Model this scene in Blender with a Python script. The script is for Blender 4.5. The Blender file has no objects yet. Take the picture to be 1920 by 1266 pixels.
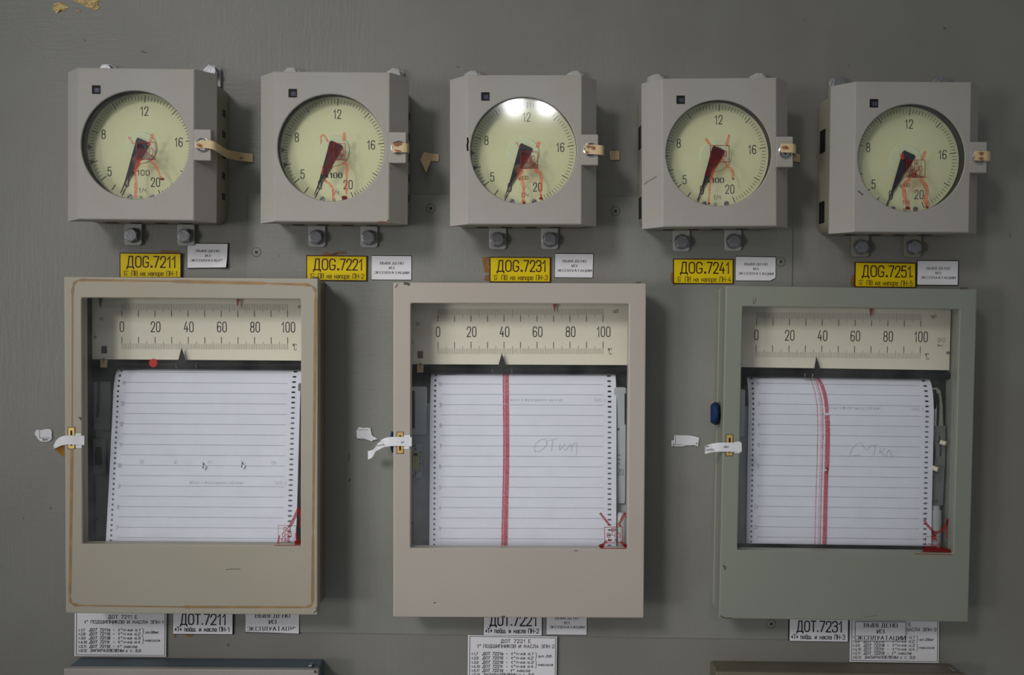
import bpy, bmesh, math, random
from mathutils import Vector, Matrix, noise
random.seed(7)
C = bpy.context.scene.collection
SC = bpy.context.scene

# ------------------------------------------------------------------ camera, world, lights, exposure
D = 1.0                      # camera to wall, metres
F = 1867.0                   # focal length in pixels of the 1920 px frame
CAM_M = (Matrix.Rotation(math.radians(90 - 1.5), 3, 'X') @ Matrix.Rotation(math.radians(0.38), 3, 'Z'))
CAM_P = Vector((0, -D, 0))
cam_data = bpy.data.cameras.new('camera')
cam = bpy.data.objects.new('camera', cam_data); C.objects.link(cam)
cam.matrix_world = Matrix.Translation(CAM_P) @ CAM_M.to_4x4()
cam_data.sensor_width = 36; cam_data.lens = 36 * F / 1920
cam_data.clip_start = 0.01
SC.camera = cam

w = bpy.data.worlds.new('room'); SC.world = w; w.use_nodes = True
w.node_tree.nodes['Background'].inputs[0].default_value = (0.93, 0.97, 1.0, 1)
w.node_tree.nodes['Background'].inputs[1].default_value = 0.16

def area(name, loc, target, sx, sy, power, col, shape='RECTANGLE'):
    l = bpy.data.lights.new(name, 'AREA'); l.shape = shape; l.size = sx
    if shape == 'RECTANGLE': l.size_y = sy
    l.energy = power; l.color = col
    o = bpy.data.objects.new(name, l); C.objects.link(o); o.location = loc
    o.rotation_euler = (Vector(target) - Vector(loc)).to_track_quat('-Z', 'Y').to_euler()
    return o
def spot(name, loc, target, power, col, deg, radius):
    l = bpy.data.lights.new(name, 'SPOT'); l.energy = power; l.color = col
    l.spot_size = math.radians(deg); l.spot_blend = 1.0; l.shadow_soft_size = radius
    o = bpy.data.objects.new(name, l); C.objects.link(o); o.location = loc
    o.rotation_euler = (Vector(target) - Vector(loc)).to_track_quat('-Z', 'Y').to_euler()
    return o
spot('key_spot', (-1.40, -2.4, 1.20), (-0.045, 0, -0.09), 172, (1.0, 0.985, 0.965), 21.5, 0.36)  # unseen key spot from upper left, cone narrowed to dim the frame edges
spot('side_fill', (-2.15, -2.3, -0.15), (-0.02, 0, -0.06), 116, (1.0, 0.985, 0.965), 20.5, 0.38)  # added fill near camera height, opens the shade on the scale plates
area('left_fill', (-2.6, -1.6, 0.6), (-0.3, 0, -0.1), 1.2, 1.6, 6, (1.0, 0.985, 0.96))  # added soft fill from the left, no window known there
area('overhead_fill', (-0.5, -1.75, 1.95), (-0.2, 0, -0.1), 1.6, 0.7, 4.5, (0.97, 0.98, 1.0))  # added broad overhead fill, besides the two mirrored lamps
for lx in (0.002, 0.15):                # the two ceiling lamps mirrored in the middle gauge
    area('ceiling_lamp', (lx, -3.6, 0.925), (lx, 0, 0.2), 0.085, 0.085, 0.8, (1, 1, 1), 'DISK')

SC.view_settings.view_transform = 'Standard'; SC.view_settings.look = 'None'
SC.view_settings.gamma = 1; SC.view_settings.use_curve_mapping = False
SC.view_settings.exposure = 0.0

# ------------------------------------------------------------------ helpers
def W(px, py, d):
    """the point at depth d in front of the wall seen at pixel px, py"""
    r = CAM_M @ Vector(((px - 960) / F, (633 - py) / F, -1))
    t = (D - d) / r.y
    return CAM_P + r * t
U = D / F                                # one pixel at the wall, metres
def lin(c):
    return tuple(((v / 255) / 12.92 if v / 255 <= .04045 else ((v / 255 + .055) / 1.055) ** 2.4) for v in c)

class MB:
    def __init__(s): s.v = []; s.f = []; s.m = []; s.smooth = False
    def add(s, verts, faces, mi=0):
        b = len(s.v); s.v += [tuple(p) for p in verts]
        for f in faces: s.f.append([b + i for i in f]); s.m.append(mi)
        return s
    def box(s, x0, x1, y0, y1, z0, z1, mi=0):
        v = [(x, y, z) for x in (x0, x1) for y in (y0, y1) for z in (z0, z1)]
        return s.add(v, [(0,1,3,2),(4,6,7,5),(0,4,5,1),(2,3,7,6),(0,2,6,4),(1,5,7,3)], mi)
    def loft(s, loops, cap0=False, cap1=False, mi=0, closed=True):
        n = len(loops[0]); v = [p for l in loops for p in l]; f = []
        for k in range(len(loops) - 1):
            for i in range(n if closed else n - 1):
                j = (i + 1) % n
                f.append((k*n+i, k*n+j, (k+1)*n+j, (k+1)*n+i))
        if cap0: f.append(tuple(reversed(range(n))))
        if cap1: f.append(tuple(range((len(loops)-1)*n, len(loops)*n)))
        return s.add(v, f, mi)
    def cyl(s, c, r, y0, y1, n=24, mi=0, r1=None, ph=0):
        r1 = r if r1 is None else r1
        a = [(c[0]+r*math.cos(ph+2*math.pi*i/n), y0, c[1]+r*math.sin(ph+2*math.pi*i/n)) for i in range(n)]
        b = [(c[0]+r1*math.cos(ph+2*math.pi*i/n), y1, c[1]+r1*math.sin(ph+2*math.pi*i/n)) for i in range(n)]
        return s.loft([a, b], True, True, mi)
    def prism(s, poly, y0, y1, mi=0):
        a = [(x, y0, z) for x, z in poly]; b = [(x, y1, z) for x, z in poly]
        return s.loft([a, b], True, True, mi)
    def tube(s, pts, r, n=8, mi=0):
        loops = []
        for i, p in enumerate(pts):
            p = Vector(p); a = Vector(pts[max(i-1, 0)]); b = Vector(pts[min(i+1, len(pts)-1)])
            t = (b - a).normalized(); u = t.orthogonal().normalized()
            if abs(t.y) < .95: u = (Vector((0,1,0)) - t * t.y).normalized()
            q = t.cross(u)
            rr = r[i] if isinstance(r, (list, tuple)) else r
            loops.append([p + rr*(math.cos(2*math.pi*k/n)*u + math.sin(2*math.pi*k/n)*q) for k in range(n)])
        return s.loft(loops, True, True, mi)
    def ribbon(s, pts, wd, fn, mi=0, closed=False):
        """flat mitred stroke; pts in 2D, fn maps them to 3D; wd number or list"""
        P = [Vector(p) for p in pts]; n = len(P)
        if n < 2: return s
        L = []; R = []
        for i in range(n):
            if closed: a, b = P[i-1], P[(i+1) % n]
            else: a, b = P[max(i-1,0)], P[min(i+1,n-1)]
            d1 = (P[i]-a); d2 = (b-P[i])
            if d1.length < 1e-9: d1 = d2
            if d2.length < 1e-9: d2 = d1
            if d1.length < 1e-9: d1 = d2 = Vector((1, 0))
            d1 = d1.normalized(); d2 = d2.normalized()
            t = d1 + d2
            t = d1 if t.length < 1e-3 else t.normalized()
            nn = Vector((-t.y, t.x)); c = max(.5, abs(nn.dot(Vector((-d1.y, d1.x)))))
            ww = (wd[i] if isinstance(wd, (list, tuple)) else wd) / 2 / c
            L.append(P[i] + nn*ww); R.append(P[i] - nn*ww)
        v = [fn(*p) for p in L] + [fn(*p) for p in R]
        f = [(i, (i+1) % n, n+(i+1) % n, n+i) for i in range(n if closed else n-1)]
        return s.add(v, f, mi)
    def blob(s, pts, fn, mi=0):
        return s.add([fn(*p) for p in pts], [tuple(range(len(pts)))], mi)

def obj(name, mb, mats, parent=None, origin=None, smooth=False, bevel=0, fixn=True, segs=2):
    me = bpy.data.meshes.new(name)
    v = mb.v
    if origin is not None: v = [(p[0]-origin[0], p[1]-origin[1], p[2]-origin[2]) for p in v]
    me.from_pydata(v, [], mb.f)
    if not isinstance(mats, (list, tuple)): mats = [mats]
    for m in mats: me.materials.append(m)
    me.polygons.foreach_set('material_index', mb.m)
    if fixn:
        bm = bmesh.new(); bm.from_mesh(me)
        bmesh.ops.recalc_face_normals(bm, faces=bm.faces)
        bm.to_mesh(me); bm.free()
    if smooth:
        for p in me.polygons: p.use_smooth = True
    me.update()
    o = bpy.data.objects.new(name, me); C.objects.link(o)
    if parent: o.parent = parent
    if origin is not None: o.location = origin
    if bevel:
        b = o.modifiers.new('bevel', 'BEVEL'); b.width = bevel; b.segments = segs; b.limit_method = 'ANGLE'; b.angle_limit = math.radians(30)
    if smooth or bevel:
        if smooth:
            try:
                bm = bmesh.new(); bm.from_mesh(me)
                for e in bm.edges:
                    if len(e.link_faces) == 2 and e.calc_face_angle(0) > math.radians(40): e.smooth = False
                bm.to_mesh(me); bm.free()
            except Exception: pass
    return o
def tag(o, label=None, cat=None, group=None, kind=None):
    if label: o['label'] = label
    if cat: o['category'] = cat
    if group: o['group'] = group
    if kind: o['kind'] = kind
    return o

def rrect(x0, x1, z0, z1, r, y, n=5):
    out = []
    for cx, cz, a0 in ((x1-r, z1-r, 0), (x0+r, z1-r, 90), (x0+r, z0+r, 180), (x1-r, z0+r, 270)):
        for k in range(n):
            a = math.radians(a0 + 90*k/(n-1)); out.append((cx + r*math.cos(a), y, cz + r*math.sin(a)))
    return out
def smooth_line(pts, it=2):
    for _ in range(it):
        q = [pts[0]]
        for a, b in zip(pts, pts[1:]):
            q.append(tuple(a[i]*.75+b[i]*.25 for i in range(len(a)))); q.append(tuple(a[i]*.25+b[i]*.75 for i in range(len(a))))
        q.append(pts[-1]); pts = q
    return pts

# ------------------------------------------------------------------ materials
def new_mat(name):
    m = bpy.data.materials.new(name); m.use_nodes = True
    nt = m.node_tree; b = nt.nodes['Principled BSDF']
    return m, nt, b
def N(nt, t, **kw):
    n = nt.nodes.new(t)
    for k, v in kw.items(): setattr(n, k, v)
    return n
def paint(name, rgb, rough=.5, var=.10, bump=.25, scale=18, stain=None, stain_amt=.25, metal=0, speck=0.0, brush=0, spec=.35, fine=0):
    m, nt, b = new_mat(name); L = nt.links
    c = lin(rgb)
    b.inputs['Roughness'].default_value = rough; b.inputs['Metallic'].default_value = metal
    b.inputs['Specular IOR Level'].default_value = spec
    tc = N(nt, 'ShaderNodeTexCoord')
    n1 = N(nt, 'ShaderNodeTexNoise'); n1.inputs['Scale'].default_value = scale; n1.inputs['Detail'].default_value = 5
    L.new(tc.outputs['Object'], n1.inputs['Vector'])
    r1 = N(nt, 'ShaderNodeValToRGB')
    r1.color_ramp.elements[0].position = .3; r1.color_ramp.elements[1].position = .7
    r1.color_ramp.elements[0].color = (*[x*(1-var) for x in c], 1); r1.color_ramp.elements[1].color = (*[min(1, x*(1+var)) for x in c], 1)
    L.new(n1.outputs['Fac'], r1.inputs['Fac']); col = r1.outputs['Color']
    if stain:
        n2 = N(nt, 'ShaderNodeTexNoise'); n2.inputs['Scale'].default_value = scale*.45; n2.inputs['Detail'].default_value = 6; n2.inputs['Roughness'].default_value = .65
        mp = N(nt, 'ShaderNodeMapping'); mp.inputs['Location'].default_value = (3.1, 1.7, 5.2); mp.inputs['Scale'].default_value = (1.5, 1, .7)
        L.new(tc.outputs['Object'], mp.inputs['Vector']); L.new(mp.outputs['Vector'], n2.inputs['Vector'])
        r2 = N(nt, 'ShaderNodeMapRange'); r2.inputs[1].default_value = .5; r2.inputs[2].default_value = .75; r2.inputs[3].default_value = 0; r2.inputs[4].default_value = stain_amt
        L.new(n2.outputs['Fac'], r2.inputs[0])
        mx = N(nt, 'ShaderNodeMixRGB'); mx.inputs['Color2'].default_value = (*lin(stain), 1)
        L.new(r2.outputs[0], mx.inputs['Fac']); L.new(col, mx.inputs['Color1']); col = mx.outputs['Color']
    if speck:
        vo = N(nt, 'ShaderNodeTexVoronoi'); vo.inputs['Scale'].default_value = 16; L.new(tc.outputs['Object'], vo.inputs['Vector'])
        r3 = N(nt, 'ShaderNodeMapRange'); r3.inputs[1].default_value = .018; r3.inputs[2].default_value = .028; r3.inputs[3].default_value = speck; r3.inputs[4].default_value = 0
        L.new(vo.outputs['Distance'], r3.inputs[0])
        mx = N(nt, 'ShaderNodeMixRGB'); mx.inputs['Color2'].default_value = (.03, .028, .024, 1)
        L.new(r3.outputs[0], mx.inputs['Fac']); L.new(col, mx.inputs['Color1']); col = mx.outputs['Color']
    if fine:
        n4 = N(nt, 'ShaderNodeTexNoise'); n4.inputs['Scale'].default_value = 900; n4.inputs['Detail'].default_value = 2
        L.new(tc.outputs['Object'], n4.inputs['Vector'])
        r4 = N(nt, 'ShaderNodeMapRange'); r4.inputs[1].default_value = .3; r4.inputs[2].default_value = .7; r4.inputs[3].default_value = 1-fine; r4.inputs[4].default_value = 1+fine
        L.new(n4.outputs['Fac'], r4.inputs[0])
        vm = N(nt, 'ShaderNodeVectorMath', operation='SCALE'); L.new(col, vm.inputs[0]); L.new(r4.outputs[0], vm.inputs['Scale']); col = vm.outputs['Vector']
    L.new(col, b.inputs['Base Color'])
    nb = N(nt, 'ShaderNodeTexNoise'); nb.inputs['Scale'].default_value = 260; nb.inputs['Detail'].default_value = 3
    L.new(tc.outputs['Object'], nb.inputs['Vector'])
    hgt = nb.outputs['Fac']
    if brush:
        mp = N(nt, 'ShaderNodeMapping'); mp.inputs['Scale'].default_value = (24, 30, 330); mp.inputs['Rotation'].default_value = (0, .12, 0)
        L.new(tc.outputs['Object'], mp.inputs['Vector'])
        nb2 = N(nt, 'ShaderNodeTexNoise'); nb2.inputs['Scale'].default_value = 1; nb2.inputs['Detail'].default_value = 4; nb2.inputs['Distortion'].default_value = 1.2
        L.new(mp.outputs['Vector'], nb2.inputs['Vector'])
        mp3 = N(nt, 'ShaderNodeMapping'); mp3.inputs['Scale'].default_value = (300, 30, 18); mp3.inputs['Rotation'].default_value = (0, -.1, 0)
        L.new(tc.outputs['Object'], mp3.inputs['Vector'])
        nb3 = N(nt, 'ShaderNodeTexNoise'); nb3.inputs['Scale'].default_value = 1; nb3.inputs['Detail'].default_value = 4; nb3.inputs['Distortion'].default_value = 1
        L.new(mp3.outputs['Vector'], nb3.inputs['Vector'])
        big = N(nt, 'ShaderNodeTexNoise'); big.inputs['Scale'].default_value = 5; L.new(tc.outputs['Object'], big.inputs['Vector'])
        rr = N(nt, 'ShaderNodeMapRange'); rr.inputs[1].default_value = .42; rr.inputs[2].default_value = .58; L.new(big.outputs['Fac'], rr.inputs[0])
        mxh = N(nt, 'ShaderNodeMixRGB'); L.new(rr.outputs[0], mxh.inputs['Fac']); L.new(nb2.outputs['Fac'], mxh.inputs['Color1']); L.new(nb3.outputs['Fac'], mxh.inputs['Color2'])
        ad = N(nt, 'ShaderNodeMath', operation='MULTIPLY_ADD'); L.new(mxh.outputs['Color'], ad.inputs[0]); ad.inputs[1].default_value = brush; L.new(nb.outputs['Fac'], ad.inputs[2])
        hgt = ad.outputs[0]
    bp = N(nt, 'ShaderNodeBump'); bp.inputs['Strength'].default_value = bump; bp.inputs['Distance'].default_value = .0006
    L.new(hgt, bp.inputs['Height']); L.new(bp.outputs['Normal'], b.inputs['Normal'])
    return m
def flat(name, rgb, rough=.6, metal=0, alpha=1, spec=.3):
    m, nt, b = new_mat(name)
    b.inputs['Base Color'].default_value = (*lin(rgb), 1); b.inputs['Roughness'].default_value = rough
    b.inputs['Metallic'].default_value = metal; b.inputs['Specular IOR Level'].default_value = spec
    b.inputs['Alpha'].default_value = alpha
    return m
def patchy(name, rgb, a0, a1, scale=400, rough=.4):
    """ink or glue film whose cover varies"""
    m, nt, b = new_mat(name); L = nt.links
    b.inputs['Base Color'].default_value = (*lin(rgb), 1); b.inputs['Roughness'].default_value = rough
    tc = N(nt, 'ShaderNodeTexCoord'); n1 = N(nt, 'ShaderNodeTexNoise'); n1.inputs['Scale'].default_value = scale; n1.inputs['Detail'].default_value = 3
    L.new(tc.outputs['Object'], n1.inputs['Vector'])
    r = N(nt, 'ShaderNodeMapRange'); r.inputs[1].default_value = .35; r.inputs[2].default_value = .65; r.inputs[3].default_value = a0; r.inputs[4].default_value = a1
    L.new(n1.outputs['Fac'], r.inputs[0]); L.new(r.outputs[0], b.inputs['Alpha'])
    return m
def glass_mat(name, rough, dust):
    m = bpy.data.materials.new(name); m.use_nodes = True; nt = m.node_tree; L = nt.links
    nt.nodes.clear()
    out = N(nt, 'ShaderNodeOutputMaterial'); tr = N(nt, 'ShaderNodeBsdfTransparent'); tr.inputs[0].default_value = (.985, .985, .98, 1)
    gl = N(nt, 'ShaderNodeBsdfGlossy'); gl.inputs['Roughness'].default_value = rough
    lw = N(nt, 'ShaderNodeLayerWeight'); lw.inputs['Blend'].default_value = .5      # Schlick, the same from both sides of the pane
    pw = N(nt, 'ShaderNodeMath', operation='POWER'); L.new(lw.outputs['Facing'], pw.inputs[0]); pw.inputs[1].default_value = 5
    fr = N(nt, 'ShaderNodeMapRange'); L.new(pw.outputs[0], fr.inputs[0]); fr.inputs[3].default_value = .04; fr.inputs[4].default_value = .9
    mx = N(nt, 'ShaderNodeMixShader'); L.new(fr.outputs[0], mx.inputs[0]); L.new(tr.outputs[0], mx.inputs[1]); L.new(gl.outputs[0], mx.inputs[2])
    df = N(nt, 'ShaderNodeBsdfDiffuse'); df.inputs[0].default_value = (.7, .7, .68, 1)
    tc = N(nt, 'ShaderNodeTexCoord'); n1 = N(nt, 'ShaderNodeTexNoise'); n1.inputs['Scale'].default_value = 25; n1.inputs['Detail'].default_value = 4
    L.new(tc.outputs['Object'], n1.inputs['Vector'])
    r = N(nt, 'ShaderNodeMapRange'); r.inputs[1].default_value = .35; r.inputs[2].default_value = .7; r.inputs[3].default_value = 0; r.inputs[4].default_value = dust
    L.new(n1.outputs['Fac'], r.inputs[0])
    m2 = N(nt, 'ShaderNodeMixShader'); L.new(r.outputs[0], m2.inputs[0]); L.new(mx.outputs[0], m2.inputs[1]); L.new(df.outputs[0], m2.inputs[2])
    L.new(m2.outputs[0], out.inputs[0])
    return m

M = {}
M['wall'] = paint('wall_paint', (128, 127, 121), rough=.40, var=.09, bump=.30, scale=6, stain=(112, 98, 82), stain_amt=.4, speck=.5, brush=1.1, fine=.03)
M['plate'] = paint('plate_paint', (133, 133, 127), rough=.40, var=.10, bump=.28, scale=8, stain=(112, 98, 82), stain_amt=.45, speck=.35, brush=1.0, fine=.03)
M['gauge'] = paint('gauge_paint', (165, 162, 156), rough=.5, var=.045, bump=.1, scale=14, stain=(166, 150, 128), stain_amt=.3, speck=.25, fine=.02)
M['gauge_body'] = paint('gauge_body_paint', (140, 137, 120), rough=.5, var=.07, bump=.1, scale=20, stain=(130, 116, 96), stain_amt=.4, speck=.2)
M['door_a'] = paint('cream_door_paint', (166, 160, 146), rough=.45, var=.04, bump=.08, scale=9, stain=(172, 156, 128), stain_amt=.35, speck=.35, fine=.015)
M['door_b'] = paint('beige_door_paint', (175, 167, 158), rough=.45, var=.035, bump=.08, scale=9, stain=(174, 160, 140), stain_amt=.28, speck=.25, fine=.015)
M['door_c'] = paint('green_grey_door_paint', (134, 138, 126), rough=.45, var=.04, bump=.08, scale=9, stain=(150, 148, 128), stain_amt=.25, speck=.3, fine=.015)
M['body_a'] = paint('olive_case_paint', (126, 120, 100), rough=.5, var=.07, scale=12, stain=(100, 90, 70), stain_amt=.4)
M['body_c'] = paint('green_grey_case_paint', (144, 146, 134), rough=.5, var=.07, scale=12, stain=(140, 126, 104), stain_amt=.35)
M['blue'] = paint('blue_grey_top_paint', (86, 100, 110), rough=.6, var=.14, scale=16, stain=(88, 80, 72), stain_amt=.5)
M['olive'] = paint('dusty_olive_top_paint', (108, 104, 88), rough=.6, var=.14, scale=16, stain=(96, 84, 68), stain_amt=.5)
M['pink'] = paint('pale_case_front_paint', (164, 158, 152), rough=.5, var=.05, scale=12, stain=(140, 126, 112), stain_amt=.3)
M['dial'] = paint('dial_enamel', (226, 228, 182), rough=.45, var=.03, bump=.02, scale=25)
M['dial_hub'] = paint('dial_hub_enamel', (222, 230, 190), rough=.35, var=.02, bump=.02)
M['scale'] = paint('scale_enamel', (238, 232, 212), rough=.45, var=.025, bump=.02, scale=12)
M['paper'] = paint('chart_paper', (234, 236, 250), rough=.75, var=.025, bump=.18, scale=60)
M['white'] = paint('white_label_paper', (228, 226, 230), rough=.6, var=.02, bump=.05, scale=40)
M['tag'] = paint('torn_white_paper', (222, 222, 226), rough=.8, var=.05, bump=.35, scale=80)
M['tape'] = paint('aged_paper_tape', (208, 184, 142), rough=.6, var=.08, bump=.15, scale=60, stain=(150, 110, 60), stain_amt=.3)
M['yellow'] = paint('yellow_sign_plastic', (222, 196, 12), rough=.5, var=.03, bump=.04, scale=20, spec=.2)
M['maroon'] = flat('maroon_edge', (72, 26, 22), .5)
M['red_text'] = flat('maroon_print', (62, 22, 22), .6)
M['ink'] = flat('black_print', (32, 30, 32), .7)
M['ink_soft'] = flat('grey_print', (78, 76, 76), .8)
M['ink_dial'] = flat('dial_print', (50, 51, 47), .7)
M['ink_line'] = flat('chart_line_print', (182, 184, 196), .8)
M['ghost'] = patchy('faint_show_through', (120, 124, 138), .0, .45, 900)
M['pencil'] = patchy('pencil_line', (110, 112, 124), .1, .8, 1500)
M['trace'] = patchy('red_pen_trace', (206, 62, 84), .35, .95, 1300, .8)
M['trace_soft'] = patchy('faint_red_pen_trace', (212, 100, 115), .0, .8, 1800, .8)
M['seal_red'] = patchy('orange_red_seal_ink', (214, 70, 30), .35, .78, 700, .3)
M['seal_dark'] = patchy('dark_red_seal_ink', (150, 16, 12), .55, .98, 900, .3)
M['seal_blob'] = flat('thick_red_seal_blob', (112, 12, 10), .25, alpha=.9)
M['seal_haze'] = patchy('orange_seal_smear', (226, 150, 80), .0, .16, 120, .5)
M['black'] = flat('black_plastic', (12, 12, 13), .6, spec=.15)
M['pointer'] = flat('pointer_lacquer', (34, 32, 44), .35)
M['rubber'] = flat('dark_gasket', (40, 39, 34), .6)
M['dark'] = flat('dark_recess', (20, 20, 22), .7)
M['steel'] = paint('bolt_steel', (150, 150, 154), rough=.34, var=.12, bump=.35, scale=120, metal=.75)
M['steel_paint'] = paint('painted_bolt', (170, 170, 168), rough=.38, var=.1, bump=.4, scale=80)
M['chrome'] = flat('chrome', (215, 215, 215), .16, 1)
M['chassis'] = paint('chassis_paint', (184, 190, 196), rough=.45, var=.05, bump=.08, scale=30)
M['chassis_dark'] = paint('chassis_dark_shaded_paint', (112, 116, 114), rough=.5, var=.08, bump=.08, scale=30)  # shade painted into the left recorder's chassis; also the darker grey speed plate
M['black_box'] = paint('interior_black', (30, 31, 33), rough=.6, var=.15, bump=.05)
M['brass'] = paint('brass', (222, 186, 110), rough=.38, var=.08, metal=.45, scale=90)
M['dirty_metal'] = paint('dirty_metal', (96, 84, 62), rough=.5, var=.3, scale=200, bump=.6)
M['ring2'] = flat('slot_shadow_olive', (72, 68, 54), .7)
M['seal_wash'] = patchy('deep_red_seal_wash', (96, 8, 10), .4, .75, 260, .3)
M['ring'] = flat('screw_rim_dark', (84, 82, 74), .8)  # dark ring drawn around each screw head
M['ivory'] = flat('ivory_plastic', (226, 220, 188), .35)
M['ivory_dull'] = flat('ivory_switch_plastic', (188, 184, 140), .45)
M['bottle'] = flat('milky_plastic', (186, 190, 192), .3)
M['red'] = flat('red_marker_lacquer', (170, 50, 44), .5)
M['redlamp'] = flat('red_plastic_cap', (206, 40, 34), .35)
M['green'] = flat('dark_green_marker', (40, 58, 50), .5)
M['putty'] = paint('blue_putty', (20, 48, 92), rough=.75, var=.15, bump=.8, scale=90)
M['glue'] = patchy('brown_glue_film', (150, 106, 50), .25, .95, 350, .45)
M['glue_line'] = patchy('tan_glue_line', (158, 126, 80), .6, .98, 60, .5)
M['gold'] = paint('yellowed_glue', (176, 146, 60), rough=.25, var=.3, bump=1.0, scale=140)
M['rust'] = patchy('rust_stain', (140, 74, 24), .5, .95, 500, .7)
M['chip'] = patchy('bare_chip', (74, 70, 56), .5, .95, 600, .7)
M['tapeback'] = paint('tape_glue_side', (178, 124, 42), rough=.5, var=.15, bump=.2, scale=60)
M['gglass'] = glass_mat('gauge_glass', .065, .04)
M['dglass'] = glass_mat('recorder_glass', .02, .03)

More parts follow.
